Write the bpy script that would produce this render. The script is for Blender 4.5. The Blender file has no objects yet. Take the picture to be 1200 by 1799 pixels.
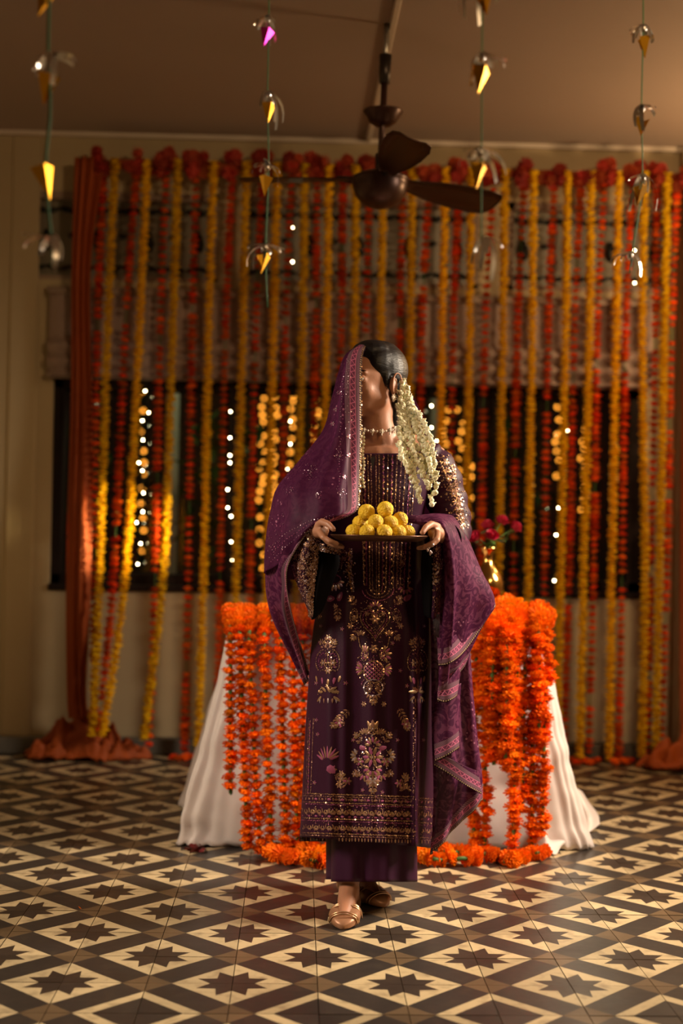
import bpy, bmesh, math, random
import numpy as np
from mathutils import Vector, Matrix, Euler, noise
from mathutils.bvhtree import BVHTree

random.seed(7)
rng = np.random.default_rng(7)
R2 = random.Random(11)
scene = bpy.context.scene
COL = scene.collection
PI = math.pi

# ---------------------------------------------------------------- camera
FPX, YAW, PITCH, ROLL, CAMH = 2381.6, 0.03214, 0.01486, 0.01687, 1.0647
_cy, _sy, _cp, _sp = math.cos(YAW), math.sin(YAW), math.cos(PITCH), math.sin(PITCH)
FW = np.array([_sy*_cp, _cy*_cp, _sp]); _r = np.array([_cy, -_sy, 0.0]); _u = np.cross(_r, FW)
RT = _r*math.cos(ROLL) + _u*math.sin(ROLL)
UP = -_r*math.sin(ROLL) + _u*math.cos(ROLL)
CAM = np.array([0, 0, CAMH])

def ray(x, y):
    return (x-600)/FPX*RT + (899.5-y)/FPX*UP + FW
def P(x, y, Y):                       # the point seen at pixel (x, y) that stands at depth Y
    d = ray(x, y); return CAM + d*(Y/d[1])
def PZ(x, y, z):                      # the point seen at pixel (x, y) at height z
    d = ray(x, y); return CAM + d*((z-CAMH)/d[2])
def V3(a): return Vector((float(a[0]), float(a[1]), float(a[2])))

cd = bpy.data.cameras.new('camera'); cam = bpy.data.objects.new('camera', cd); COL.objects.link(cam)
cd.sensor_fit = 'VERTICAL'; cd.sensor_height = 36; cd.lens = FPX/1799*36
cd.clip_start = 0.05; cd.clip_end = 100
m = Matrix(((RT[0], UP[0], -FW[0], 0), (RT[1], UP[1], -FW[1], 0), (RT[2], UP[2], -FW[2], CAMH), (0, 0, 0, 1)))
cam.matrix_world = m
cd.dof.use_dof = True; cd.dof.focus_distance = 3.66; cd.dof.aperture_fstop = 1.6
scene.camera = cam

# ---------------------------------------------------------------- world, lights, exposure
w = bpy.data.worlds.new('night'); scene.world = w; w.use_nodes = True
w.node_tree.nodes['Background'].inputs[0].default_value = (0.10, 0.12, 0.16, 1)
w.node_tree.nodes['Background'].inputs[1].default_value = 0.06
scene.view_settings.view_transform = 'Standard'
scene.view_settings.look = 'None'
scene.view_settings.exposure = 0.0
scene.view_settings.gamma = 1.0
scene.view_settings.use_curve_mapping = False
scene.cycles.max_bounces = 8
scene.cycles.transparent_max_bounces = 24
scene.cycles.sample_clamp_indirect = 4

def light(name, kind, loc, tgt, power, col, size=1.0, size_y=None, spot=None, blend=.5):
    l = bpy.data.lights.new(name, kind); o = bpy.data.objects.new(name, l); COL.objects.link(o)
    o.location = loc
    o.rotation_euler = (Vector(tgt)-Vector(loc)).to_track_quat('-Z', 'Y').to_euler()
    l.energy = power; l.color = col
    if kind == 'AREA':
        l.shape = 'RECTANGLE'; l.size = size; l.size_y = size_y or size
    else:
        l.shadow_soft_size = size
    if kind == 'SPOT':
        l.spot_size = math.radians(spot); l.spot_blend = blend
    return o
WARM = (1.0, 0.65, 0.33); NEUT = (1.0, 0.82, 0.62)
# a softbox at each side of the room, a warm corner lamp, an added warm fill, a low spot grazing the strands, a backlight and an added fill in the garden
light('softbox_right', 'AREA', (2.45, 4.0, 2.1), (0.45, 3.95, 0.7), 58, NEUT, .5, .8).data.spread = math.radians(100)
light('softbox_left', 'AREA', (-2.0, 3.0, 1.95), (0.0, 3.9, 0.35), 16, NEUT, .5, .8).data.spread = math.radians(85)
light('lamp_corner', 'POINT', (2.3, 5.55, 2.2), (0, 5, 1), 58, WARM, .12)
light('fill_room', 'AREA', (1.8, 0.4, 2.7), (1.7, 6.4, 2.3), 25, WARM, .5, .5).data.spread = math.radians(100)  # warm fill added to lift the upper back wall, not a lamp of the room
light('floor_spot', 'SPOT', (2.45, 5.55, 1.02), (-0.70, 6.10, 1.06), 3600, (1.0, 0.76, 0.36), .03, spot=8.4, blend=.8)
light('garden_backlight', 'SPOT', (1.85, 7.9, 2.3), (0.75, 4.4, 0.4), 70, (1.0, 0.80, 0.55), .08, spot=30, blend=.6)
light('garden_fill', 'POINT', (-0.2, 7.3, 2.6), (0, 5, 1), 18, (0.9, 1.0, 0.6), .2)  # added light without a fixture, keeps the bushes outside visible

# ---------------------------------------------------------------- materials
def srgb(r, g, b):
    f = lambda c: (c/255/12.92) if c <= 10 else ((c/255+.055)/1.055)**2.4
    return (f(r), f(g), f(b), 1)
class NT:
    def __init__(s, name):
        s.m = bpy.data.materials.new(name); s.m.use_nodes = True
        s.t = s.m.node_tree; s.t.nodes.clear()
        s.out = s.n('ShaderNodeOutputMaterial')
    def n(s, t, **kw):
        x = s.t.nodes.new(t)
        for k, v in kw.items(): setattr(x, k, v)
        return x
    def l(s, a, b): s.t.links.new(a, b)
    def math(s, op, a, b=None, c=None):
        x = s.n('ShaderNodeMath', operation=op)
        for i, q in enumerate((a, b, c)):
            if q is None: continue
            if isinstance(q, (int, float)): x.inputs[i].default_value = q
            else: s.l(q, x.inputs[i])
        return x.outputs[0]
    def mix(s, fac, a, b):
        x = s.n('ShaderNodeMix', data_type='RGBA')
        for i, q in ((0, fac), (6, a), (7, b)):
            if isinstance(q, (int, float)): x.inputs[i].default_value = q
            elif isinstance(q, (tuple, list)): x.inputs[i].default_value = q
            else: s.l(q, x.inputs[i])
        return x.outputs[2]
    def noise(s, scale, detail=3, coord='Object', rough=.5, dist=0):
        tc = s.n('ShaderNodeTexCoord'); nz = s.n('ShaderNodeTexNoise')
        nz.inputs['Scale'].default_value = scale; nz.inputs['Detail'].default_value = detail
        nz.inputs['Roughness'].default_value = rough; nz.inputs['Distortion'].default_value = dist
        s.l(tc.outputs[coord], nz.inputs['Vector']); return nz.outputs['Fac']
def M(name, c1, c2=None, rough=.6, metal=0, nscale=8, bump=0, bscale=60, rand=0, sheen=0, spec=.5,
      sub=0, trans=0, emit=None, estr=0, coat=0, aniso=None, contrast=1.0):
    t = NT(name); p = t.n('ShaderNodeBsdfPrincipled')
    col = None
    if c2 is not None:
        f = t.noise(nscale, 4)
        if contrast != 1.0:
            mr = t.n('ShaderNodeMapRange'); t.l(f, mr.inputs[0])
            mr.inputs[1].default_value = .5-.25/contrast; mr.inputs[2].default_value = .5+.25/contrast
            f = mr.outputs[0]
        col = t.mix(f, c1, c2)
    if rand:
        oi = t.n('ShaderNodeObjectInfo'); hs = t.n('ShaderNodeHueSaturation')
        mr = t.n('ShaderNodeMapRange'); t.l(oi.outputs['Random'], mr.inputs[0])
        mr.inputs[3].default_value = 1-rand; mr.inputs[4].default_value = 1+rand
        t.l(mr.outputs[0], hs.inputs['Value'])
        mh = t.n('ShaderNodeMapRange'); t.l(t.math('FRACT', t.math('MULTIPLY', oi.outputs['Random'], 7.3)), mh.inputs[0])
        mh.inputs[3].default_value = .5-.03*rand; mh.inputs[4].default_value = .5+.03*rand
        t.l(mh.outputs[0], hs.inputs['Hue'])
        if col is None: hs.inputs['Color'].default_value = c1
        else: t.l(col, hs.inputs['Color'])
        col = hs.outputs[0]
    if col is None: p.inputs['Base Color'].default_value = c1
    else: t.l(col, p.inputs['Base Color'])
    p.inputs['Roughness'].default_value = rough; p.inputs['Metallic'].default_value = metal
    p.inputs['Specular IOR Level'].default_value = spec
    if sheen: p.inputs['Sheen Weight'].default_value = sheen; p.inputs['Sheen Roughness'].default_value = .4; p.inputs['Sheen Tint'].default_value = tuple(min(1, x*4) for x in c1[:3])+(1,)
    if sub:
        p.inputs['Subsurface Weight'].default_value = sub; p.inputs['Subsurface Radius'].default_value = (.02, .008, .004); p.inputs['Subsurface Scale'].default_value = .4
    if coat: p.inputs['Coat Weight'].default_value = coat; p.inputs['Coat Roughness'].default_value = .1
    if emit is not None:
        p.inputs['Emission Color'].default_value = emit; p.inputs['Emission Strength'].default_value = estr
    if bump:
        b = t.n('ShaderNodeBump'); b.inputs['Strength'].default_value = bump; b.inputs['Distance'].default_value = .01
        t.l(t.noise(bscale, 5), b.inputs['Height']); t.l(b.outputs[0], p.inputs['Normal'])
    sh = p.outputs[0]
    if trans:                         # thin petals and cloth let light through
        tr = t.n('ShaderNodeBsdfTranslucent'); mx = t.n('ShaderNodeMixShader'); mx.inputs[0].default_value = trans
        if col is None: tr.inputs[0].default_value = c1
        else: t.l(col, tr.inputs[0])
        t.l(sh, mx.inputs[1]); t.l(tr.outputs[0], mx.inputs[2]); sh = mx.outputs[0]
    t.l(sh, t.out.inputs[0]); return t.m

mat = {}
mat['plaster'] = M('plaster', (.43, .34, .20, 1), (.36, .28, .16, 1), .85, nscale=2.2, bump=.15, bscale=30)
mat['ceiling'] = M('ceiling_paint', (.35, .265, .21, 1), (.30, .225, .175, 1), .75, nscale=1.4, bump=.06, bscale=14)
mat['ledge'] = M('ledge_plaster', (.47, .36, .26, 1), (.40, .31, .22, 1), .8, nscale=3)
mat['skirt'] = M('skirting', (.10, .09, .07, 1), (.07, .06, .05, 1), .6)
mat['wood'] = M('dark_wood', (.018, .010, .007, 1), (.010, .006, .004, 1), .7, nscale=6, spec=.15)
mat['paintwood'] = M('painted_wood', (.27, .19, .14, 1), (.22, .155, .11, 1), .6)
mat['blind'] = M('blind_cloth', (.30, .215, .175, 1), (.25, .175, .14, 1), .85, nscale=5, sheen=.2)
mat['iron'] = M('black_iron', (.012, .013, .012, 1), rough=.5, metal=.3)
mat['frost'] = M('frosted_pane', (.20, .17, .115, 1), (.15, .13, .09, 1), .4, nscale=3)
mat['grout'] = M('grout', (.10, .075, .05, 1), (.06, .045, .03, 1), .9)
mat['conduit'] = M('conduit_plastic', (.55, .47, .38, 1), rough=.5)
mat['fan'] = M('fan_brown', (.055, .022, .014, 1), (.040, .016, .010, 1), .32, metal=.55, nscale=12)
mat['fan_dark'] = M('fan_rod_metal', (.05, .04, .035, 1), rough=.4, metal=.8)
mat['zinc'] = M('zinc', (.42, .40, .36, 1), rough=.35, metal=.9)
mat['orange'] = M('marigold_orange', (.90, .185, .003, 1), (.76, .115, .003, 1), .6, nscale=40, rand=.22, spec=.08, trans=.25)
mat['orange2'] = M('marigold_light_orange', (.96, .26, .004, 1), (.80, .18, .004, 1), .6, nscale=40, rand=.25, spec=.08, trans=.25)
mat['red'] = M('marigold_red', (.76, .10, .006, 1), (.60, .062, .004, 1), .7, nscale=30, rand=.3, trans=.2, spec=.1)
mat['redbunch'] = M('marigold_deep_red', (.38, .036, .004, 1), (.27, .020, .003, 1), .7, nscale=30, rand=.3, trans=.1)
mat['yellow'] = M('marigold_yellow', (.88, .60, .012, 1), (.80, .50, .008, 1), .7, nscale=30, rand=.1, trans=.45, spec=.1)
mat['green'] = M('string_green', (.06, .14, .02, 1), (.035, .09, .015, 1), .7)
mat['thread'] = M('green_thread', (.05, .17, .06, 1), rough=.6)
mat['drape'] = M('orange_cloth', (.44, .080, .004, 1), (.34, .055, .003, 1), .7, nscale=4, sheen=.3, trans=.35)
mat['satin'] = M('white_satin', (.82, .73, .70, 1), (.76, .67, .64, 1), .36, nscale=3, sheen=.3, spec=.6, trans=.15)
mat['kurta'] = M('purple_silk', (.033, .0048, .0205, 1), (.025, .0036, .0155, 1), .52, nscale=14, sheen=.05, spec=.16, bump=.1, bscale=300)
mat['pants'] = M('plum_cloth', (.036, .005, .026, 1), (.029, .004, .021, 1), .55, nscale=8, sheen=.05, spec=.2)
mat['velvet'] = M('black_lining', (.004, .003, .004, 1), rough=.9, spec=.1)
mat['gold'] = M('gold_sequin', (.74, .47, .27, 1), (.52, .29, .17, 1), .3, metal=.85, nscale=400)
mat['goldthread'] = M('gold_thread', (.36, .18, .115, 1), (.25, .11, .08, 1), .5, metal=.5, nscale=300)
mat['pink'] = M('pink_thread', (.36, .075, .17, 1), (.25, .05, .12, 1), .5, metal=.25, nscale=300)
mat['silverthread'] = M('silver_bead', (.62, .48, .50, 1), rough=.3, metal=.7)
mat['skin'] = M('skin', (.40, .185, .105, 1), (.34, .15, .085, 1), .48, nscale=14, sub=.15, bump=.04, bscale=160)
mat['lip'] = M('lip', (.32, .06, .05, 1), rough=.4)
mat['eyewhite'] = M('eye_white', (.6, .55, .5, 1), rough=.25)
mat['dark'] = M('dark_brown', (.012, .007, .005, 1), rough=.5)
mat['jasmine'] = M('jasmine_white', (.95, .90, .66, 1), (.90, .82, .54, 1), .55, nscale=60, rand=.08, sub=.2, trans=.15)
mat['sweet'] = M('yellow_sweet', (.92, .60, .014, 1), (.76, .44, .008, 1), .5, nscale=70, bump=.9, bscale=170, rand=.06)
mat['tray'] = M('bronze_tray', (.16, .075, .045, 1), (.10, .045, .03, 1), .33, metal=.85, nscale=10)
mat['brass'] = M('brass', (.72, .42, .12, 1), (.62, .34, .09, 1), .17, metal=1, nscale=20)
mat['rose'] = M('rose_petal', (.42, .004, .035, 1), (.32, .003, .02, 1), .55, nscale=30, sheen=.4)
mat['leaf'] = M('leaf_green', (.06, .15, .02, 1), (.04, .10, .015, 1), .5, nscale=10)
mat['bush'] = M('bush_leaf', (.05, .12, .02, 1), (.03, .07, .012, 1), .5, nscale=6, trans=.2)
mat['foil'] = M('silver_foil', (.85, .83, .80, 1), rough=.28, metal=1)
mat['goldfoil'] = M('gold_foil', (.80, .40, .025, 1), rough=.36, metal=1)
mat['pinkfoil'] = M('magenta_foil', (.80, .05, .55, 1), rough=.22, metal=1)
mat['bulb_w'] = M('warm_white_bulb', (1, .85, .5, 1), emit=(1, .80, .42, 1), estr=40)
mat['bulb_o'] = M('amber_bulb', (1, .6, .2, 1), emit=(1, .33, .03, 1), estr=4.5)
mat['wire'] = M('lamp_wire', (.02, .03, .015, 1), rough=.6)
mat['petal_red'] = M('fallen_rose_petal', (.16, .006, .008, 1), rough=.6)
mat['shoe'] = M('gold_shoe', (.42, .21, .11, 1), (.32, .15, .08, 1), .4, metal=.35, nscale=120)
mat['pearl'] = M('pearl', (.80, .70, .58, 1), rough=.2, coat=.5)
mat['soil'] = M('garden_soil', (.03, .028, .02, 1), (.02, .02, .012, 1), .9)
mat['outwall'] = M('garden_wall', (.10, .10, .10, 1), (.07, .07, .07, 1), .9)
mat['tablewood'] = M('table_wood', (.18, .09, .04, 1), rough=.5)

def tile_mats():
    out = []
    for nm, a, b in (('tile_cream', (.54, .43, .255, 1), (.42, .32, .18, 1)), ('tile_black', (.022, .019, .018, 1), (.036, .028, .023, 1)),
                     ('tile_tan', (.14, .092, .050, 1), (.085, .055, .030, 1)), ('tile_star', (.040, .026, .019, 1), (.024, .018, .015, 1))):
        t = NT(nm); p = t.n('ShaderNodeBsdfPrincipled')
        geo = t.n('ShaderNodeNewGeometry')
        nz = t.n('ShaderNodeTexNoise'); nz.inputs['Scale'].default_value = 9; nz.inputs['Detail'].default_value = 6; nz.inputs['Roughness'].default_value = .65
        t.l(geo.outputs['Position'], nz.inputs['Vector'])
        c = t.mix(nz.outputs['Fac'], a, b)
        # worn and dirty blotches
        n2 = t.n('ShaderNodeTexNoise'); n2.inputs['Scale'].default_value = 26; n2.inputs['Detail'].default_value = 5
        t.l(geo.outputs['Position'], n2.inputs['Vector'])
        mr = t.n('ShaderNodeMapRange'); t.l(n2.outputs['Fac'], mr.inputs[0]); mr.inputs[1].default_value = .50; mr.inputs[2].default_value = .72
        c = t.mix(t.math('MULTIPLY', mr.outputs[0], .55 if nm == 'tile_cream' else .10), c, (.15, .105, .06, 1))
        oi = t.n('ShaderNodeObjectInfo'); hs = t.n('ShaderNodeHueSaturation')
        mv = t.n('ShaderNodeMapRange'); t.l(oi.outputs['Random'], mv.inputs[0]); mv.inputs[3].default_value = .78; mv.inputs[4].default_value = 1.2
        t.l(mv.outputs[0], hs.inputs['Value']); t.l(c, hs.inputs['Color']); t.l(hs.outputs[0], p.inputs['Base Color'])
        rr = t.n('ShaderNodeMapRange'); t.l(nz.outputs['Fac'], rr.inputs[0]); rr.inputs[3].default_value = .26; rr.inputs[4].default_value = .5
        t.l(rr.outputs[0], p.inputs['Roughness']); p.inputs['Specular IOR Level'].default_value = .45
        b_ = t.n('ShaderNodeBump'); b_.inputs['Strength'].default_value = .12; b_.inputs['Distance'].default_value = .004
        t.l(n2.outputs['Fac'], b_.inputs['Height']); t.l(b_.outputs[0], p.inputs['Normal'])
        t.l(p.outputs[0], t.out.inputs[0]); out.append(t.m)
    return out
TM = tile_mats()

def glass_mat():
    t = NT('window_glass'); tr = t.n('ShaderNodeBsdfTransparent'); gl = t.n('ShaderNodeBsdfGlossy'); gl.inputs['Roughness'].default_value = .02
    lw = t.n('ShaderNodeLayerWeight'); lw.inputs[0].default_value = .5; fr = t.math('ADD', t.math('MULTIPLY', t.math('POWER', lw.outputs['Facing'], 4.0), .5), .025); mx = t.n('ShaderNodeMixShader')
    tr.inputs[0].default_value = (.93, .95, .93, 1)
    t.l(fr, mx.inputs[0]); t.l(tr.outputs[0], mx.inputs[1]); t.l(gl.outputs[0], mx.inputs[2]); t.l(mx.outputs[0], t.out.inputs[0]); return t.m
mat['glass'] = glass_mat()

def hair_mat():
    t = NT('black_hair'); p = t.n('ShaderNodeBsdfPrincipled'); p.inputs['Base Color'].default_value = (.007, .005, .005, 1)
    p.inputs['Roughness'].default_value = .42; p.inputs['Specular IOR Level'].default_value = .32
    tc = t.n('ShaderNodeTexCoord'); mp = t.n('ShaderNodeMapping'); mp.inputs['Scale'].default_value = (60, 60, 420); mp.inputs['Rotation'].default_value = (.5, .5, .3)
    nz = t.n('ShaderNodeTexNoise'); nz.inputs['Scale'].default_value = 1; nz.inputs['Detail'].default_value = 3
    t.l(tc.outputs['Object'], mp.inputs[0]); t.l(mp.outputs[0], nz.inputs[0])
    b = t.n('ShaderNodeBump'); b.inputs['Strength'].default_value = .35; b.inputs['Distance'].default_value = .004
    t.l(nz.outputs[0], b.inputs['Height']); t.l(b.outputs[0], p.inputs['Normal']); t.l(p.outputs[0], t.out.inputs[0]); return t.m
mat['hair'] = hair_mat()

def dupatta_mat(name, sheer, jacq):
    # UV.x = metres along the border, UV.y = metres from the border edge
    t = NT(name); p = t.n('ShaderNodeBsdfPrincipled')
    uv = t.n('ShaderNodeUVMap'); uv.uv_map = 'UVMap'; sx = t.n('ShaderNodeSeparateXYZ'); t.l(uv.outputs[0], sx.inputs[0])
    U, Vv = sx.outputs[0], sx.outputs[1]
    tc = t.n('ShaderNodeTexCoord')
    base = t.mix(t.noise(6, 3), (.092, .012, .058, 1), (.064, .008, .040, 1))
    if jacq:
        nz = t.n('ShaderNodeTexNoise'); nz.inputs['Scale'].default_value = 30; nz.inputs['Detail'].default_value = 2; nz.inputs['Distortion'].default_value = 2.6
        t.l(tc.outputs['Object'], nz.inputs[0])
        mr = t.n('ShaderNodeMapRange'); t.l(nz.outputs[0], mr.inputs[0]); mr.inputs[1].default_value = .47; mr.inputs[2].default_value = .56
        base = t.mix(t.math('MULTIPLY', mr.outputs[0], jacq), base, (.25, .065, .14, 1))
    # sequins
    vo = t.n('ShaderNodeTexVoronoi'); vo.inputs['Scale'].default_value = 62; t.l(tc.outputs['Object'], vo.inputs[0])
    big = t.noise(9, 2, 'Object')
    sq = t.math('MULTIPLY', t.math('LESS_THAN', vo.outputs['Distance'], .20), t.math('GREATER_THAN', big, .60))
    base = t.mix(t.math('MULTIPLY', sq, .8), base, (.62, .26, .40, 1))
    # the woven border: piping, zigzag band, mesh band
    def band(a, b): return t.math('MULTIPLY', t.math('GREATER_THAN', Vv, a), t.math('LESS_THAN', Vv, b))
    tri = t.math('PINGPONG', U, .009)
    zz = t.math('ABSOLUTE', t.math('SUBTRACT', t.math('SUBTRACT', Vv, .0195), t.math('MULTIPLY', tri, 1.25)))
    zig = t.math('MULTIPLY', t.math('LESS_THAN', zz, .0016), band(.0185, .0325))
    lines = t.math('ADD', band(.0175, .0192), band(.0318, .0335))
    dots = t.math('MULTIPLY', band(.002, .0055), t.math('GREATER_THAN', t.math('PINGPONG', U, .0035), .0014))
    mesh = t.math('GREATER_THAN', t.math('PINGPONG', t.math('ADD', U, Vv), .0024), .0012)
    c = t.mix(band(.0, .048), base, t.mix(mesh, (.15, .065, .105, 1), (.26, .14, .18, 1)))
    c = t.mix(band(.0, .0065), c, (.020, .008, .012, 1))
    c = t.mix(band(.018, .033), c, (.20, .055, .115, 1))
    c = t.mix(t.math('MINIMUM', t.math('ADD', zig, lines), 1), c, (.72, .20, .34, 1))
    c = t.mix(t.math('MINIMUM', dots, 1), c, (.66, .46, .30, 1))
    t.l(c, p.inputs['Base Color']); p.inputs['Roughness'].default_value = .55; p.inputs['Specular IOR Level'].default_value = .14
    t.l(t.math('MULTIPLY', t.math('MINIMUM', t.math('ADD', sq, dots), 1), .6), p.inputs['Metallic'])
    tl = t.n('ShaderNodeBsdfTranslucent'); t.l(c, tl.inputs[0])
    m1 = t.n('ShaderNodeMixShader'); m1.inputs[0].default_value = .35; t.l(p.outputs[0], m1.inputs[1]); t.l(tl.outputs[0], m1.inputs[2])
    tp = t.n('ShaderNodeBsdfTransparent'); m2 = t.n('ShaderNodeMixShader')
    op = t.math('MAXIMUM', t.math('MULTIPLY', band(.0, .048), .93), 1-sheer)
    t.l(op, m2.inputs[0]); t.l(tp.outputs[0], m2.inputs[1]); t.l(m1.outputs[0], m2.inputs[2]); t.l(m2.outputs[0], t.out.inputs[0])
    return t.m
mat['veil'] = dupatta_mat('sheer_purple_veil', .22, .15)
mat['veil_j'] = dupatta_mat('sheer_brocade_veil', .12, .55)
mat['veil_s'] = dupatta_mat('very_sheer_veil', .55, .3)

# ---------------------------------------------------------------- builders
ROOTS = {}
def props(o, label=None, cat=None, group=None, kind=None):
    if label: o['label'] = label
    if cat: o['category'] = cat
    if group: o['group'] = group
    if kind: o['kind'] = kind
    return o
def empty(name, loc, label=None, cat=None, group=None):
    o = bpy.data.objects.new(name, None); COL.objects.link(o); o.location = V3(loc); o.empty_display_size = .05
    ROOTS[o.name] = V3(loc); return props(o, label, cat, group)
def par(o, root):
    if root is None: return o
    o.parent = root
    if root.name in ROOTS: o.matrix_parent_inverse = Matrix.Translation(-ROOTS[root.name])
    return o
def mesh(name, verts, faces, mats, fm=None, smooth=True, uvs=None):
    me = bpy.data.meshes.new(name)
    me.from_pydata([tuple(map(float, v)) for v in verts], [], faces)
    for q in (mats if isinstance(mats, (list, tuple)) else [mats]): me.materials.append(q)
    if fm is not None: me.polygons.foreach_set('material_index', fm)
    if smooth: me.polygons.foreach_set('use_smooth', [True]*len(me.polygons))
    if uvs is not None:
        l = me.uv_layers.new(name='UVMap')
        vi = np.zeros(len(me.loops), int); me.loops.foreach_get('vertex_index', vi)
        l.data.foreach_set('uv', np.asarray(uvs, float)[vi].ravel())
    me.update(); return me
def obj(name, me, parent=None, loc=None, rot=None, scale=None):
    o = bpy.data.objects.new(name, me); COL.objects.link(o)
    if loc is not None: o.location = V3(loc)
    if rot is not None: o.rotation_euler = rot
    if scale is not None: o.scale = (scale,)*3 if isinstance(scale, (int, float)) else scale
    return par(o, parent)
class MB:
    def __init__(s): s.v = []; s.f = []; s.m = []
    def add(s, v, f, mi=0):
        b = len(s.v); s.v += [tuple(map(float, q)) for q in v]; s.f += [tuple(b+i for i in q) for q in f]; s.m += [mi]*len(f); return s
    def box(s, lo, hi, mi=0):
        x0, y0, z0 = lo; x1, y1, z1 = hi
        v = [(x0, y0, z0), (x1, y0, z0), (x1, y1, z0), (x0, y1, z0), (x0, y0, z1), (x1, y0, z1), (x1, y1, z1), (x0, y1, z1)]
        return s.add(v, [(0, 3, 2, 1), (4, 5, 6, 7), (0, 1, 5, 4), (1, 2, 6, 5), (2, 3, 7, 6), (3, 0, 4, 7)], mi)
    def tube(s, pts, rad, n=8, mi=0, cap=True):
        pts = [np.asarray(p, float) for p in pts]; k = len(pts)
        if isinstance(rad, (int, float)): rad = [rad]*k
        rings = []; pn = None
        for i in range(k):
            t = pts[min(i+1, k-1)]-pts[max(i-1, 0)]; t = t/(np.linalg.norm(t)+1e-9)
            if pn is None:
                a = np.array([0, 0, 1.0]) if abs(t[2]) < .9 else np.array([1.0, 0, 0])
                pn = np.cross(t, a)
            pn = pn-t*np.dot(pn, t); pn /= np.linalg.norm(pn)+1e-9
            b = np.cross(t, pn)
            rings.append([pts[i]+rad[i]*(math.cos(2*PI*j/n)*pn+math.sin(2*PI*j/n)*b) for j in range(n)])
        v = [q for r in rings for q in r]; f = []
        for i in range(k-1):
            for j in range(n): f.append((i*n+j, i*n+(j+1) % n, (i+1)*n+(j+1) % n, (i+1)*n+j))
        if cap: f.append(tuple(range(n))[::-1]); f.append(tuple((k-1)*n+j for j in range(n)))
        return s.add(v, f, mi)
    def lathe(s, prof, c, n=24, mi=0):
        v = []; f = []; k = len(prof)
        for r, z in prof:
            for j in range(n): v.append((c[0]+r*math.cos(2*PI*j/n), c[1]+r*math.sin(2*PI*j/n), c[2]+z))
        for i in range(k-1):
            for j in range(n): f.append((i*n+j, i*n+(j+1) % n, (i+1)*n+(j+1) % n, (i+1)*n+j))
        f.append(tuple(range(n))[::-1]); f.append(tuple((k-1)*n+j for j in range(n)))
        return s.add(v, f, mi)
    def ell(s, c, r, ax=None, nu=16, nv=10, mi=0):
        c = np.asarray(c, float); ax = np.eye(3) if ax is None else np.asarray(ax, float)
        if isinstance(r, (int, float)): r = (r, r, r)
        v = [c+ax[2]*r[2]]; f = []
        for i in range(1, nv):
            th = PI*i/nv
            for j in range(nu):
                ph = 2*PI*j/nu
                v.append(c+ax[0]*r[0]*math.sin(th)*math.cos(ph)+ax[1]*r[1]*math.sin(th)*math.sin(ph)+ax[2]*r[2]*math.cos(th))
        v.append(c-ax[2]*r[2]); e = len(v)-1
        for j in range(nu):
            f.append((0, 1+j, 1+(j+1) % nu)); f.append((e, e-nu+(j+1) % nu, e-nu+j))
        for i in range(nv-2):
            for j in range(nu): f.append((1+i*nu+j, 1+(i+1)*nu+j, 1+(i+1)*nu+(j+1) % nu, 1+i*nu+(j+1) % nu))
        return s.add(v, f, mi)
    def me(s, name, mats, smooth=True): return mesh(name, s.v, s.f, mats, s.m, smooth)
    def build(s, name, mats, parent=None, smooth=True): return obj(name, s.me(name, mats, smooth), parent)
def bevel(o, wd, seg=2):
    b = o.modifiers.new('bevel', 'BEVEL'); b.width = wd; b.segments = seg; b.limit_method = 'ANGLE'; return o
def struct(o): o['kind'] = 'structure'; return o

def catmull(A, n):                     # A [k,...] -> n samples along axis 0
    A = np.asarray(A, float); k = len(A)
    t = np.linspace(0, k-1, n); i = np.minimum(t.astype(int), k-2); f = (t-i).reshape((-1,)+(1,)*(A.ndim-1))
    g = lambda j: A[np.clip(j, 0, k-1)]
    p0, p1, p2, p3 = g(i-1), g(i), g(i+1), g(i+2)
    p0 = np.where((i-1 < 0).reshape(f.shape), 2*p1-p2, p0); p3 = np.where((i+2 > k-1).reshape(f.shape), 2*p2-p1, p3)
    return .5*((2*p1)+(-p0+p2)*f+(2*p0-5*p1+4*p2-p3)*f**2+(-p0+3*p1-3*p2+p3)*f**3)
def grid_pts(rows, nr, nc):            # rows of (px, py, depth)
    G = np.array([[P(*q) for q in r] for r in rows])
    G = catmull(G, nr); return np.swapaxes(catmull(np.swapaxes(G, 0, 1), nc), 0, 1)
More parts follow.
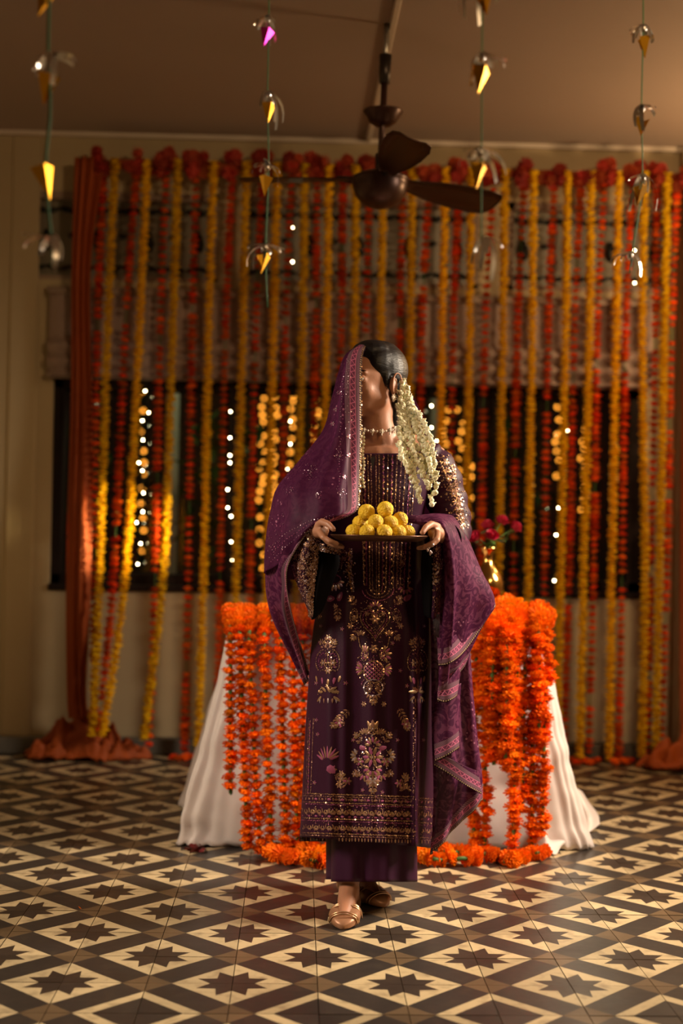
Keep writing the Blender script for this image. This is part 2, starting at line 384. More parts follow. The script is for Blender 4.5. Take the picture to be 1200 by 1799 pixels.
def sheet(G, border=None, disp=None):
    """dense grid -> verts, faces, uv; border: 'left','right','bottom','top' or list of those"""
    nr, nc = G.shape[:2]
    if disp is not None:
        du = np.gradient(G, axis=1); dv = np.gradient(G, axis=0); N = np.cross(du, dv); N /= np.linalg.norm(N, axis=2, keepdims=True)+1e-9
        uu, vv = np.meshgrid(np.linspace(0, 1, nc), np.linspace(0, 1, nr)); G = G+N*disp(uu, vv)[..., None]
    idx = lambda i, j: i*nc+j
    F = [(idx(i, j), idx(i, j+1), idx(i+1, j+1), idx(i+1, j)) for i in range(nr-1) for j in range(nc-1)]
    cu = np.zeros((nr, nc)); cu[:, 1:] = np.cumsum(np.linalg.norm(np.diff(G, axis=1), axis=2), axis=1)
    cv = np.zeros((nr, nc)); cv[1:] = np.cumsum(np.linalg.norm(np.diff(G, axis=0), axis=2), axis=0)
    cand = []
    for b in (border or []):
        if b == 'left': cand.append((cv, cu))
        if b == 'right': cand.append((cv, cu[:, -1:]-cu))
        if b == 'top': cand.append((cu, cv))
        if b == 'bottom': cand.append((cu, cv[-1:]-cv))
    if cand:
        D = np.stack([c[1] for c in cand]); L = np.stack([c[0] for c in cand]); k = D.argmin(0)
        uu = np.take_along_axis(L, k[None], 0)[0]; vv = np.take_along_axis(D, k[None], 0)[0]
    else: uu, vv = cu, np.full((nr, nc), 1.0)
    return G.reshape(-1, 3), F, np.stack([uu, vv], 2).reshape(-1, 2)
def cloth(name, G, m, parent, border=None, disp=None, thick=.0012):
    v, f, uv = sheet(G, border, disp); o = obj(name, mesh(name, v, f, m, uvs=uv), parent)
    if thick:
        s = o.modifiers.new('thickness', 'SOLIDIFY'); s.thickness = thick; s.offset = 0
    return o
ORD = ['first', 'second', 'third', 'fourth', 'fifth', 'sixth', 'seventh', 'eighth', 'ninth', 'tenth', 'eleventh', 'twelfth', 'thirteenth',
       'fourteenth', 'fifteenth', 'sixteenth', 'seventeenth', 'eighteenth', 'nineteenth', 'twentieth', 'twenty-first', 'twenty-second', 'twenty-third']

# ================================================================ the room
WALL_Y, CEIL = 6.50, 2.955
XL, XR, YF = -2.3, 3.2, -1.6
T = .2; X0, Y0 = -0.5346, 3.2074

# floor: slab of mortar, every cement tile in view a piece of its own
floor = struct(MB().box((XL-.2, YF-.2, -.12), (XR+.2, WALL_Y+.2, -.004)).build('floor', mat['grout'], smooth=False))
floor['label'] = 'patterned cement tile floor with dark stars in cream diamonds'
def tile_polys(kind):
    """polygons (list of xy in units of T, material) of one tile, star corners at (0,0) and (1,1)"""
    g = .0055; d = .71; ro, ri = .45, .265; out = []
    def star(flip, with_star=True):
        pts = []
        for a, r in ((0, ri), (22.5, ro), (45, ri), (67.5, ro), (90, ri)):
            pts.append((r*math.cos(math.radians(a)), r*math.sin(math.radians(a))))
        tf = (lambda q: (1-q[0], 1-q[1])) if flip else (lambda q: q)
        if with_star:
            out.append(([tf((0, 0))]+[tf(q) for q in pts], 3))
            poly = [(d, 0)] + [(0, d)] + pts[::-1]
            # split the cream surround in two so it stays simple
            mid = (d/2, d/2)
            out.append(([tf(q) for q in [(ri, 0), (d, 0), mid, pts[2], pts[1]]], 0))
            out.append(([tf(q) for q in [pts[2], mid, (0, d), (0, ri), pts[3]]], 0))
        else:
            e = .50
            out.append(([tf(q) for q in [(0, 0), (e, 0), (0, e)]], 1))
            out.append(([tf(q) for q in [(e, 0), (d, 0), (0, d), (0, e)]], 0))
    star(False, kind != 'border'); star(True)
    h = 1-d
    out.append(([(d, 0), (1, h), (h, 1), (0, d)], 1))
    out.append(([(d, 0), (1, 0), (1, h)], 2)); out.append(([(0, d), (h, 1), (0, 1)], 2))
    res = []
    for pl, mi in out:
        res.append(([(min(max(x, g), 1-g), min(max(y, g), 1-g)) for x, y in pl], mi))
    return res
def tile_mesh(kind):
    mb = MB()
    for pl, mi in tile_polys(kind):
        ar = sum(pl[i][0]*pl[(i+1) % len(pl)][1]-pl[(i+1) % len(pl)][0]*pl[i][1] for i in range(len(pl)))
        if ar < 0: pl = pl[::-1]
        mb.add([((x-.5)*T, (y-.5)*T, 0) for x, y in pl], [tuple(range(len(pl)))], mi)
    g = .5*T-.0055*T
    c = [(-g, -g), (g, -g), (g, g), (-g, g)]
    for i in range(4):
        a, b = c[i], c[(i+1) % 4]
        mb.add([(a[0], a[1], -.006), (b[0], b[1], -.006), (b[0], b[1], 0), (a[0], a[1], 0)], [(0, 1, 2, 3)], 2)
    return mb
TK = {'star': tile_mesh('star'), 'border': tile_mesh('border')}
TME = {k: v.me('tile_'+k, TM, False) for k, v in TK.items()}
def proj(p):
    d = np.asarray(p)-CAM; z = d@FW; return 600+FPX*(d@RT)/z, 899.5-FPX*(d@UP)/z, z
cells = []; rest = MB()
for j in range(-22, 17):
    for i in range(-10, 20):
        cx, cyy = X0+(i+.5)*T, Y0+(j+.5)*T
        if cx-T/2 < XL or cx+T/2 > XR or cyy+T/2 > WALL_Y+.05: continue
        vis = False
        if cyy > 1:
            for ddx in (-.1, .1):
                for ddy in (-.1, .1):
                    x, y, z = proj((cx+ddx, cyy+ddy, 0))
                    if z > .3 and -6 < x < 1206 and y < 1806: vis = True
        rot = 0 if (i+j) % 2 == 0 else PI/2
        kind = 'star'
        if j == -1:
            kind = 'border'
            rot = 0 if (i+j) % 2 == 0 else PI/2
        if j == -2:
            kind = 'border'; rot = -PI/2 if (i+j) % 2 else PI
        cells.append((vis, cyy, cx, rot, kind))
seen = sorted([c for c in cells if c[0]], key=lambda c: c[1])
for k, (vis, cyy, cx, rot, kind) in enumerate(seen[:300]):
    obj('tile', TME[kind], floor, (cx, cyy, R2.uniform(-.0006, .0006)), (R2.uniform(-.002, .002), R2.uniform(-.002, .002), rot))
for vis, cyy, cx, rot, kind in seen[300:]+[c for c in cells if not c[0]]:
    c, s = math.cos(rot), math.sin(rot); mb = TK[kind]; b = len(rest.v)
    rest.v += [(cx+c*x-s*y, cyy+s*x+c*y, z) for x, y, z in mb.v]; rest.f += [tuple(b+q for q in f) for f in mb.f]; rest.m += mb.m
o = rest.build('tile_field', TM, floor, smooth=False); o['kind'] = 'stuff'

struct(MB().box((XL-.2, YF-.2, CEIL), (XR+.2, WALL_Y+.2, CEIL+.15)).build('ceiling', mat['ceiling'], smooth=False))
struct(MB().box((XL-.2, YF, 0), (XL, WALL_Y, CEIL)).build('wall_left', mat['plaster'], smooth=False))
struct(MB().box((XR, YF, 0), (XR+.2, WALL_Y, CEIL)).build('wall_right', mat['plaster'], smooth=False))
struct(MB().box((XL-.2, YF-.2, 0), (XR+.2, YF, CEIL)).build('wall_front', mat['plaster'], smooth=False))

# back wall with the wide window opening and three ventilator openings
def wz(x, y): q = P(x, y, WALL_Y); return q[0], q[2]
wx0, _ = wz(90, 850); wx1, _ = wz(1132, 870)
_, wzt = wz(600, 672); _, wzb = wz(600, 1040)
_, vzt = wz(600, 348); _, vzb = wz(600, 502)
vents = [(wz(46, 420)[0], wz(383, 420)[0]), (wz(424, 420)[0], wz(840, 420)[0]), (wz(890, 420)[0], wz(1186, 420)[0])]
mb = MB(); yb = WALL_Y+.22
mb.box((XL-.2, WALL_Y, 0), (XR+.2, yb, wzb)); mb.box((XL-.2, WALL_Y, wzb), (wx0, yb, wzt)); mb.box((wx1, WALL_Y, wzb), (XR+.2, yb, wzt))
mb.box((XL-.2, WALL_Y, wzt), (XR+.2, yb, vzb)); mb.box((XL-.2, WALL_Y, vzt), (XR+.2, yb, CEIL))
xs = [XL-.2]+[q for v in vents for q in v]+[XR+.2]
for a, b in zip(xs[::2], xs[1::2]): mb.box((a, WALL_Y, vzb), (b, yb, vzt))
wall = struct(mb.build('wall_back', mat['plaster'], smooth=False))
# shallow pilaster left and cornice line
px0, px1 = wz(14, 700)[0], wz(64, 700)[0]
struct(bevel(MB().box((px0, WALL_Y-.012, 0), (px1, WALL_Y+.01, CEIL-.02)).build('trim_1', mat['plaster'], smooth=False), .01))
px2 = wz(1188, 700)[0]
struct(bevel(MB().box((px2, WALL_Y-.07, 0), (px2+.16, WALL_Y+.01, CEIL-.02)).build('trim_2', mat['plaster'], smooth=False), .01))
struct(MB().box((XL, WALL_Y-.022, CEIL-.022), (XR, WALL_Y+.005, CEIL+.002)).build('trim_3', mat['conduit'], smooth=False))
struct(bevel(MB().box((XL, WALL_Y-.085, 0), (XR, WALL_Y+.01, .075)).build('baseboard_back', mat['skirt'], smooth=False), .006))
# ledge line under ventilators
lz = wz(600, 521)[1]
struct(bevel(MB().box((wz(84, 520)[0], WALL_Y-.05, lz-.008), (wz(1140, 520)[0], WALL_Y+.01, lz+.012)).build('trim_4', mat['paintwood'], smooth=False), .004))

# the wide window: frame, mullions, four panes, sill
win = empty('window_1', ((wx0+wx1)/2, WALL_Y+.1, wzb)); struct(win)
mb = MB(); fw = .055
mb.box((wx0, WALL_Y+.02, wzb), (wx0+.05, WALL_Y+.14, wzt)); mb.box((wx1-fw-.02, WALL_Y+.02, wzb), (wx1, WALL_Y+.14, wzt))
mb.box((wx0, WALL_Y+.02, wzt-fw), (wx1, WALL_Y+.14, wzt)); mb.box((wx0, WALL_Y+.02, wzb), (wx1, WALL_Y+.14, wzb+.07))
bevel(mb.build('window_frame', mat['wood'], win, False), .006)
mull = [wz(q, 850)[0] for q in (402, 610, 852)]
for q in mull: bevel(MB().box((q-.04, WALL_Y+.03, wzb+.05), (q+.04, WALL_Y+.12, wzt-.04)).build('mullion', mat['wood'], win, False), .006)
ed = [wx0+.04]+mull+[wx1-.05]
for a, b in zip(ed, ed[1:]): MB().box((a+.02, WALL_Y+.075, wzb+.06), (b-.02, WALL_Y+.080, wzt-.05)).build('pane', mat['glass'], win, False)
bevel(MB().box((wx0-.004, WALL_Y-.02, wzb-.012), (wx1+.004, WALL_Y+.02, wzb+.02)).build('window_sill', mat['wood'], win, False), .006)

# ventilators: frosted pane behind scrolled iron
for k, (a, b) in enumerate(vents):
    wv = empty('window_%d' % (k+2), ((a+b)/2, WALL_Y+.05, vzb)); struct(wv)
    mb = MB(); e = .035
    mb.box((a, WALL_Y+.0, vzb), (a+e, WALL_Y+.06, vzt)); mb.box((b-e, WALL_Y, vzb), (b, WALL_Y+.06, vzt))
    mb.box((a, WALL_Y+.0, vzt-e), (b, WALL_Y+.06, vzt)); mb.box((a, WALL_Y, vzb), (b, WALL_Y+.06, vzb+e*.6))
    mb.build('window_frame', mat['paintwood'], wv, False)
    MB().box((a+.02, WALL_Y+.05, vzb+.01), (b-.02, WALL_Y+.058, vzt-.02)).build('pane', mat['frost'], wv, False)
    n = max(2, round((b-a)/.125)); st = (b-a-2*e)/n
    for i in range(n):
        cx = a+e+(i+.5)*st; zc = (vzt+vzb)/2; hh = (vzt-vzb)/2-.03; y = WALL_Y+.035
        g = MB()
        def lf(x0, z0, ln, wd, an):
            v = []
            for q in range(10):
                t_ = 2*PI*q/10; lx = ln*math.cos(t_); lz_ = wd*math.sin(t_)*(1-.35*math.cos(t_))
                v.append((x0+lx*math.cos(an)-lz_*math.sin(an), y, z0+lx*math.sin(an)+lz_*math.cos(an)))
            g.add(v+[(q[0], y+.008, q[2]) for q in v], [tuple(range(10)), tuple(range(19, 9, -1))]+[(j, j+10, (j+1) % 10+10, (j+1) % 10) for j in range(10)])
        if i % 2 == 0: lf(cx, zc-.01, .052, .024, PI/2+.12)
        else:
            lf(cx, zc+hh*.05, .02, .012, 0)
        for s in (-1, 1):
            lf(cx+s*.028, zc+hh*.72, .034, .013, s*.25); lf(cx+s*.028, zc-hh*.80, .030, .010, -s*.3)
        g.build('iron_scroll', mat['iron'], wv)

# folded cloth blind above the window
bz1 = wz(600, 528)[1]; bz0 = wz(600, 668)[1]; bx0, bx1 = wz(88, 600)[0], wz(1140, 600)[0]
rows = []; nb = 220; prof = []
nz_ = 26
V = []; F = []
for i in range(nz_):
    f = i/(nz_-1); z = bz1+(bz0-.015-bz1)*f
    for j in range(nb):
        x = bx0+(bx1-bx0)*j/(nb-1)
        y = WALL_Y-.05-.010*math.sin(x*38+.7*math.sin(x*5))-.004*math.sin(x*91)
        if f > .55: y -= .045*abs(math.sin((f-.55)/.45*PI*2.5))
        V.append((x, y, z))
F = [(i*nb+j, i*nb+j+1, (i+1)*nb+j+1, (i+1)*nb+j) for i in range(nz_-1) for j in range(nb-1)]
bl = empty('window_blind', ((bx0+bx1)/2, WALL_Y-.05, bz0), 'drawn-up mauve brown cloth blind above the wide dark window', 'blind')
o = obj('blind_cloth', mesh('blind_cloth', V, F, mat['blind']), bl); s_ = o.modifiers.new('thickness', 'SOLIDIFY'); s_.thickness = .003
bevel(MB().box((bx0, WALL_Y-.075, bz1-.01), (bx1, WALL_Y-.012, bz1+.018)).build('head_rail', mat['paintwood'], bl, False), .004)
MB().box((bx0+.01, WALL_Y-.066, bz0-.024), (bx1-.01, WALL_Y-.046, bz0+.004)).build('bottom_bar', mat['blind'], bl, False)

# ceiling conduit
a = PZ(712, -60, CEIL); b = PZ(646, 250, CEIL); b[1] = WALL_Y-.03
dv = (b-a)/np.linalg.norm(b-a); sd = np.array([dv[1], -dv[0], 0])*.012
c = [a-sd, a+sd, b+sd, b-sd]
v = [(q[0], q[1], CEIL+.001) for q in c]+[(q[0], q[1], CEIL-.018) for q in c]
o = obj('cable_conduit', mesh('cable_conduit', v, [(0, 1, 2, 3), (7, 6, 5, 4), (0, 4, 5, 1), (1, 5, 6, 2), (2, 6, 7, 3), (3, 7, 4, 0)], mat['conduit'], smooth=False))
props(bevel(o, .004), 'thin pale cable conduit running along the ceiling to the back wall', 'conduit')

# ================================================================ flowers (shared meshes)
def marigold(name, m, seed, rings=((1.0, .0, 11), (.80, .20, 10), (.55, .34, 8), (.28, .42, 5)), R=.0255, flat=.50, down=True):
    r = random.Random(seed); mb = MB()
    mb.ell((0, 0, 0), (R*.62, R*.62, R*flat*.7), nu=8, nv=5)
    sides = (1, -1) if down else (1,)
    for sg in sides:
        for rr, zz, n in rings:
            if sg < 0 and zz == 0: continue
            off = r.uniform(0, 6)
            for k in range(n):
                a = off+2*PI*k/n+r.uniform(-.12, .12); wdt = 2.5*rr*R/n*1.25+.002
                ra, rb = rr*R*.45, rr*R*r.uniform(.9, 1.12)
                z0, z1 = sg*zz*R*flat*1.6, sg*(zz*R*flat*2.1+R*r.uniform(-.08, .14))
                ca, sa = math.cos(a), math.sin(a)
                pt = lambda rad, tw, z: (rad*ca-tw*sa, rad*sa+tw*ca, z)
                mb.add([pt(ra, -wdt*.3, z0), pt(ra, wdt*.3, z0), pt(rb*.9, wdt*.62, z1+sg*R*.05), pt(rb, 0, z1-sg*R*.08), pt(rb*.9, -wdt*.62, z1+sg*R*.05)],
                       [(0, 1, 2, 3, 4)])
    return mb.me(name, m, False)
FO = [marigold('orange_marigold', mat['orange'], 1), marigold('orange_marigold_b', mat['orange'], 2), marigold('orange_marigold_c', mat['orange2'], 3)]
FR = [marigold('red_marigold', mat['red'], s, rings=((1.0, 0, 9), (.7, .25, 7), (.35, .4, 4)), R=.0275, flat=.55) for s in (4, 5)]
FB = [marigold('deep_red_marigold', mat['redbunch'], s, rings=((1.0, 0, 10), (.8, .3, 9), (.5, .5, 6)), R=.038, flat=.62) for s in (6, 7)]
def yellow_strand_mesh(path):
    """chain of small yellow heads, too fused to pick apart"""
    mb = MB(); L = [0]
    for a, b in zip(path, path[1:]): L.append(L[-1]+np.linalg.norm(b-a))
    s = 0.0; path = np.array(path)
    while s < L[-1]:
        c = np.array([np.interp(s, L, path[:, k]) for k in range(3)])
        c[:2] += (R2.uniform(-.003, .003), R2.uniform(-.003, .003))
        rr = R2.uniform(.0205, .027)
        n = 9; off = R2.uniform(0, 6)
        v = [(c[0], c[1], c[2]+.006)]; f = []
        for k in range(n):
            a = off+2*PI*k/n; q = rr*R2.uniform(.8, 1.15)
            v.append((c[0]+q*math.cos(a), c[1]+q*math.sin(a), c[2]+R2.uniform(-.006, .007)))
        v.append((c[0], c[1], c[2]-.008))
        for k in range(n): f.append((0, 1+k, 1+(k+1) % n)); f.append((n+1, 1+(k+1) % n, 1+k))
        mb.add(v, f); s += R2.uniform(.010, .015)
    return mb
def dens(path, n): return list(catmull(np.array(path), n))

# ---- curtain of garlands on the wall: pixel columns (top, y540, y1000, end)
GY = WALL_Y-.14
RED = [((183, 285), (172, 560), (165, 1000), (167, 1290)), ((242, 285), (221, 560), (200, 1000), (173, 1285)), ((293, 286), (282, 560), (273, 1000), (262, 1312)),
       ((345, 288), (338, 560), (331, 1000), (324, 1326)), ((408, 290), (397, 560), (387, 1000), (381, 1326)), ((462, 291), (450, 560), (440, 1000), (434, 1328)),
       ((513, 292), (502, 560), (495, 1000), (489, 1330)), ((557, 292), (555, 560), (547, 1000), (541, 1330)), ((602, 294), (600, 560), (592, 1000), (586, 1330)),
       ((650, 296), (643, 560), (637, 1000), (630, 1330)), ((710, 297), (702, 560), (694, 1000), (688, 1332)), ((755, 299), (742, 560), (735, 1000), (728, 1332)),
       ((808, 300), (797, 560), (790, 1000), (784, 1334)), ((868, 302), (853, 560), (845, 1000), (839, 1334)), ((922, 303), (910, 560), (902, 1000), (897, 1334)),
       ((975, 304), (964, 560), (957, 1000), (952, 1336)), ((1022, 305), (1010, 560), (1000, 1000), (990, 1338)), ((1063, 306), (1050, 560), (1043, 1000), (1034, 1342)),
       ((1113, 307), (1100, 560), (1093, 1000), (1086, 1350)), ((1155, 308), (1152, 560), (1144, 1000), (1137, 1335)), ((1190, 309), (1181, 560), (1171, 1000), (1161, 1335))]
YEL = [((202, 280), (190, 560), (175, 1000), (163, 1285)), ((258, 281), (246, 560), (221, 1000), (180, 1288)), ((313, 282), (304, 560), (287, 1000), (252, 1300)),
       ((375, 284), (367, 560), (358, 1000), (348, 1320)), ((433, 285), (427, 560), (415, 1000), (409, 1322)), ((487, 287), (481, 560), (469, 1000), (463, 1325)),
       ((535, 288), (532, 560), (521, 1000), (515, 1325)), ((578, 290), (574, 560), (566, 1000), (560, 1325)), ((625, 292), (623, 560), (615, 1000), (609, 1325)),
       ((674, 293), (669, 560), (661, 1000), (655, 1325)), ((724, 295), (721, 560), (713, 1000), (707, 1325)), ((783, 296), (777, 560), (769, 1000), (763, 1325)),
       ((828, 297), (825, 560), (817, 1000), (811, 1327)), ((887, 299), (884, 560), (876, 1000), (870, 1327)), ((937, 300), (935, 560), (928, 1000), (922, 1330)),
       ((997, 301), (994, 560), (985, 1000), (978, 1330)), ((1038, 302), (1036, 560), (1025, 1000), (1018, 1336)), ((1087, 303), (1083, 560), (1075, 1000), (1070, 1338)),
       ((1133, 304), (1128, 560), (1133, 1000), (1128, 1330)), ((1172, 305), (1168, 560), (1158, 1000), (1152, 1330))]
def strand_path(cols, dy, fwd=0):
    pts = []
    for k, (x, y) in enumerate(cols):
        q = P(x, y, GY+dy-fwd*(0, .25, 1, .8)[k])
        if k == 3: q[2] = max(.02, min(q[2], .12))
        pts.append(q)
    return dens(pts, 40)
for k, cols in enumerate(RED):
    path = np.array(strand_path(cols, 0, (.10, .12, .12, .03)[k] if k < 4 else 0)); top, bot = path[0], path[-1]
    lab = 'dark red marigold strand of the wall curtain, %s red one from the left drape' % ORD[k]
    e = empty('red_marigold_garland', (bot[0], bot[1], bot[2]), lab, 'garland', 'red garlands of the wall curtain')
    MB().tube(path[::3], .0022, 5).build('string', mat['green'], e)
    L = np.r_[0, np.cumsum(np.linalg.norm(np.diff(path, axis=0), axis=1))]
    s = .05; gap = R2.uniform(.3, 1.2); dens_ = R2.uniform(.026, .030)
    while s < L[-1]:
        c = [np.interp(s, L, path[:, q]) for q in range(3)]
        thin = math.sin(s*3.1+k*1.7)
        if abs(s-gap) > .02:
            obj('flower', FR[R2.randrange(2)], e, c, (R2.uniform(-.35, .35), R2.uniform(-.35, .35), R2.uniform(0, 6)), R2.uniform(.74, .95)+(.12 if thin > .3 else 0))
        else: gap += R2.uniform(.35, 1.1); s += .02
        s += dens_*R2.uniform(.8, 1.25)+(.006 if thin < -.5 else 0)
    for q in range(7):                 # the tied bunch at the head
        obj('flower', FB[q % 2], e, (top[0]+R2.uniform(-.035, .035), top[1]-.02+R2.uniform(-.02, .01), top[2]+R2.uniform(-.055, .04)),
            (R2.uniform(0, 3), R2.uniform(0, 3), 0), R2.uniform(.8, 1.05))
    if k > 2:
        for q in range(5):             # the end curled on the floor
            obj('flower', FR[q % 2], e, (bot[0]+R2.uniform(-.05, .05), bot[1]-.05+R2.uniform(-.05, .03), .018), (R2.uniform(-.5, .5), R2.uniform(-.5, .5), 0), .95)
for k, cols in enumerate(YEL):
    path = strand_path(cols, -.035, (.17, .17, .15, .03)[k] if k < 4 else 0); bot = path[-1]
    e = empty('yellow_marigold_garland', bot, 'golden yellow blossom strand of the wall curtain, %s yellow one from the left drape' % ORD[k], 'garland', 'yellow garlands of the wall curtain')
    o = yellow_strand_mesh(path).build('blossom_chain', mat['yellow'], e, False); o['kind'] = 'stuff'
    MB().tube(path[::4], .002, 5).build('string', mat['green'], e)

# rod and orange cloth along the heads of the strands
ra, rb_ = P(136, 292, GY+.03), P(1235, 318, GY+.03)
ra[2] = rb_[2] = (ra[2]+rb_[2])/2+.0
props(MB().tube([ra, rb_], .009, 8).build('hanging_rod', mat['tablewood']), 'thin rod under the ceiling carrying the flower curtain', 'rod')
n = 260; V = []
for i in range(8):
    for j in range(n):
        f = j/(n-1); q = ra+(rb_-ra)*f; h = i/7
        V.append((q[0], q[1]-.022-.010*math.sin(f*95+h)-.006*math.sin(f*211), q[2]+.028-h*(.062+.018*math.sin(f*70)+.01*math.sin(f*33))))
F = [(i*n+j, i*n+j+1, (i+1)*n+j+1, (i+1)*n+j) for i in range(7) for j in range(n-1)]
o = obj('orange_cloth_swag', mesh('orange_cloth_swag', V, F, mat['drape'])); s_ = o.modifiers.new('thickness', 'SOLIDIFY'); s_.thickness = .002
props(o, 'narrow orange cloth wound along the rod above the flower strands', 'cloth')

# orange drapes at both ends with a heap on the floor
def drape(name, rows, heap, label):
    base = PZ(heap[0], heap[1], 0)
    e = empty(name, base, label, 'drape', 'orange drapes of the flower curtain')
    G = grid_pts(rows, 60, 50)
    cloth('hanging_cloth', G, mat['drape'], e, disp=lambda u, v: .016*np.sin(u*26+v*1.2)+.007*np.sin(u*55-v*2), thick=.002)
    nr, nc = 60, 110; V = []
    for i in range(nr):
        for j in range(nc):
            u, v = j/(nc-1)*2-1, i/(nr-1)*2-1
            r = math.hypot(u, v); h = max(0, 1-r**2.6)
            f = .62+1.1*(abs(noise.noise((u*3.2+heap[0], v*2.6, 1.3)))*1.5-.3)+.5*(abs(noise.noise((u*7.5, v*6+heap[0], 4.1)))-.2)
            rad = 1+.10*math.sin(5*math.atan2(v, u)+1)
            x = base[0]+u*heap[2]*rad; y = base[1]+v*heap[3]*rad
            z = .004+heap[4]*(h**.6)*max(.12, f)+heap[5]*math.exp(-((u-heap[6])**2*7+(v-.2)**2*3))
            if r > 1.0: z = .003
            V.append((x, y, z))
    F = [(i*nc+j, i*nc+j+1, (i+1)*nc+j+1, (i+1)*nc+j) for i in range(nr-1) for j in range(nc-1)
         if math.hypot(j/(nc-1)*2-1, i/(nr-1)*2-1) < 1.0]
    o = obj('heaped_cloth', mesh('heaped_cloth', V, F, mat['drape']), e)
    s_ = o.modifiers.new('thickness', 'SOLIDIFY'); s_.thickness = .002
drape('orange_drape', [[(131, 280, GY+.02), (145, 276, GY-.04), (162, 277, GY-.04), (188, 284, GY)], [(128, 480, GY+.02), (136, 480, GY-.03), (144, 480, GY-.03), (158, 480, GY)],
      [(124, 740, GY+.02), (134, 740, GY-.04), (146, 740, GY-.04), (162, 740, GY)], [(120, 1000, GY), (128, 1000, GY-.12), (142, 1000, GY-.18), (158, 1000, GY-.10)],
      [(122, 1200, GY-.03), (130, 1200, GY-.09), (140, 1200, GY-.09), (150, 1200, GY-.06)], [(126, 1262, GY-.06), (134, 1262, GY-.12), (144, 1262, GY-.12), (154, 1262, GY-.08)]],
      (148, 1332, .285, .12, .115, .125, -.05), 'sheer orange drape at left end of the flower curtain, heaped on floor')
drape('orange_drape', [[(1206, 300, GY+.02), (1218, 298, GY-.04), (1235, 300, GY-.04), (1256, 304, GY)], [(1200, 560, GY+.02), (1212, 560, GY-.03), (1226, 560, GY-.03), (1244, 560, GY)],
      [(1198, 1000, GY), (1208, 1000, GY-.06), (1222, 1000, GY-.06), (1240, 1000, GY-.02)], [(1198, 1290, GY-.06), (1210, 1290, GY-.12), (1222, 1290, GY-.12), (1238, 1290, GY-.08)]],
      (1222, 1352, .27, .12, .12, .06, .1), 'orange drape heaped on floor at right edge beside the last strands')

# ================================================================ outside the window
struct(MB().box((-8, WALL_Y+.2, -.3), (9, 16, -.1)).build('floor_outside', mat['soil'], smooth=False))
props(MB().box((-8, 14, -.1), (9, 14.2, 3.2)).build('garden_wall', mat['outwall'], smooth=False), 'grey boundary wall far behind the window in the dark', 'wall')
def bush(c, r, h, n, lab):
    e = empty('garden_bush', (c[0], c[1], -.1), lab, 'bush', 'bushes outside the window')
    mb = MB()
    for _ in range(n):
        a = R2.uniform(0, 2*PI); rr = r*math.sqrt(R2.random()); z = R2.uniform(0, h)
        p = np.array([c[0]+rr*math.cos(a), c[1]+rr*math.sin(a), z]); d = np.array([R2.gauss(0, 1), R2.gauss(0, 1), R2.gauss(-.3, .7)]); d /= np.linalg.norm(d)
        s = np.cross(d, (0, .3, 1)); s /= np.linalg.norm(s)+1e-6; L = R2.uniform(.07, .16)
        mb.add([p, p+d*L*.5+s*L*.18, p+d*L, p+d*L*.5-s*L*.18], [(0, 1, 2, 3)])
    o = mb.build('foliage', mat['bush'], e, False); o['kind'] = 'stuff'
    MB().tube([(c[0], c[1], -.1), (c[0]+.03, c[1], h*.5), (c[0], c[1]+.02, h*.85)], [.04, .03, .01], 7).build('stem', mat['wood'], e)
bush((-1.15, 8.6), .4, 2.2, 420, 'green bush outside the window behind the left strands')
bush((-.42, 7.6), .24, 1.7, 320, 'bright green bush outside beside the left window mullion')
bush((1.35, 8.6), .5, 2.6, 420, 'leafy bush outside the window behind the right strands')
bush((.5, 9.2), .5, 2.3, 350, 'dark bush outside the window behind the woman')
for k, (x, Yd) in enumerate(((300, 8.0), (765, 8.4))):
    q = P(x, 900, Yd)
    e = props(bevel(MB().box((q[0]-.035, Yd, -.1), (q[0]+.035, Yd+.07, 2.6)).build('garden_post', mat['conduit'], smooth=False), .01),
          ['slim pale post outside the window behind the left strands', 'slim pale post outside the window beside the jasmine'][k], 'post')

# ---- fairy lights
BW = MB().ell((0, 0, 0), .0042, nu=6, nv=4).me('bulb_warm', mat['bulb_w'])
BO = MB().ell((0, 0, 0), .019, nu=6, nv=4).me('bulb_amber', mat['bulb_o'])
def fairy(pts, Yd, me, lab, wire=.0014, ztop=None):
    q = [P(x, y, Yd) for x, y in pts]
    e = empty('fairy_light_string', q[-1], lab, 'string lights', 'fairy lights at the window')
    top = q[0].copy(); top[2] = ztop or 2.80; MB().tube([top]+q, wire, 5).build('wire', mat['wire'], e)
    for c in q: obj('bulb', me, e, c, (0, 0, 0), R2.uniform(.9, 1.1))
LY = WALL_Y-.07
fairy([(255, 687), (261, 725), (250, 739), (251, 773), (244, 813), (250, 827), (252, 866), (251, 899), (240, 918), (247, 955), (242, 991)], LY, BW, 'string of warm white lights between second and third left strands')
fairy([(405, 723), (404, 769), (404, 800), (404, 813), (400, 860), (400, 892), (406, 907), (406, 952), (408, 985)], LY, BW, 'string of warm white lights beside the fifth red strand')
fairy([(510, 740), (510, 780), (505, 824)], LY, BW, 'short string of white lights left of the veil')
fairy([(758, 713), (758, 751), (767, 775)], LY, BW, 'short string of white lights right of the jasmine')
fairy([(997, 756), (981, 892), (977, 940), (974, 1020)], LY, BW, 'sparse string of white lights behind the right strands')
fairy([(149, 460), (152, 700), (155, 953)], LY-.02, BW, 'sparse string of lights by the left orange drape')
fairy([(514, 400), (514, 460)], LY-.02, BW, 'single light high by the ventilator left of the fan')
fairy([(1115, 440), (1115, 497)], LY-.02, BW, 'single light high by the right ventilator')
pg = empty('garden_pergola', (0, 13.2, -.1), 'dark garden beam on posts outside the window carrying amber lights', 'pergola')
bevel(MB().box((-3.2, 13.16, 3.15), (4.4, 13.24, 3.25)).build('beam', mat['wood'], pg, False), .006)
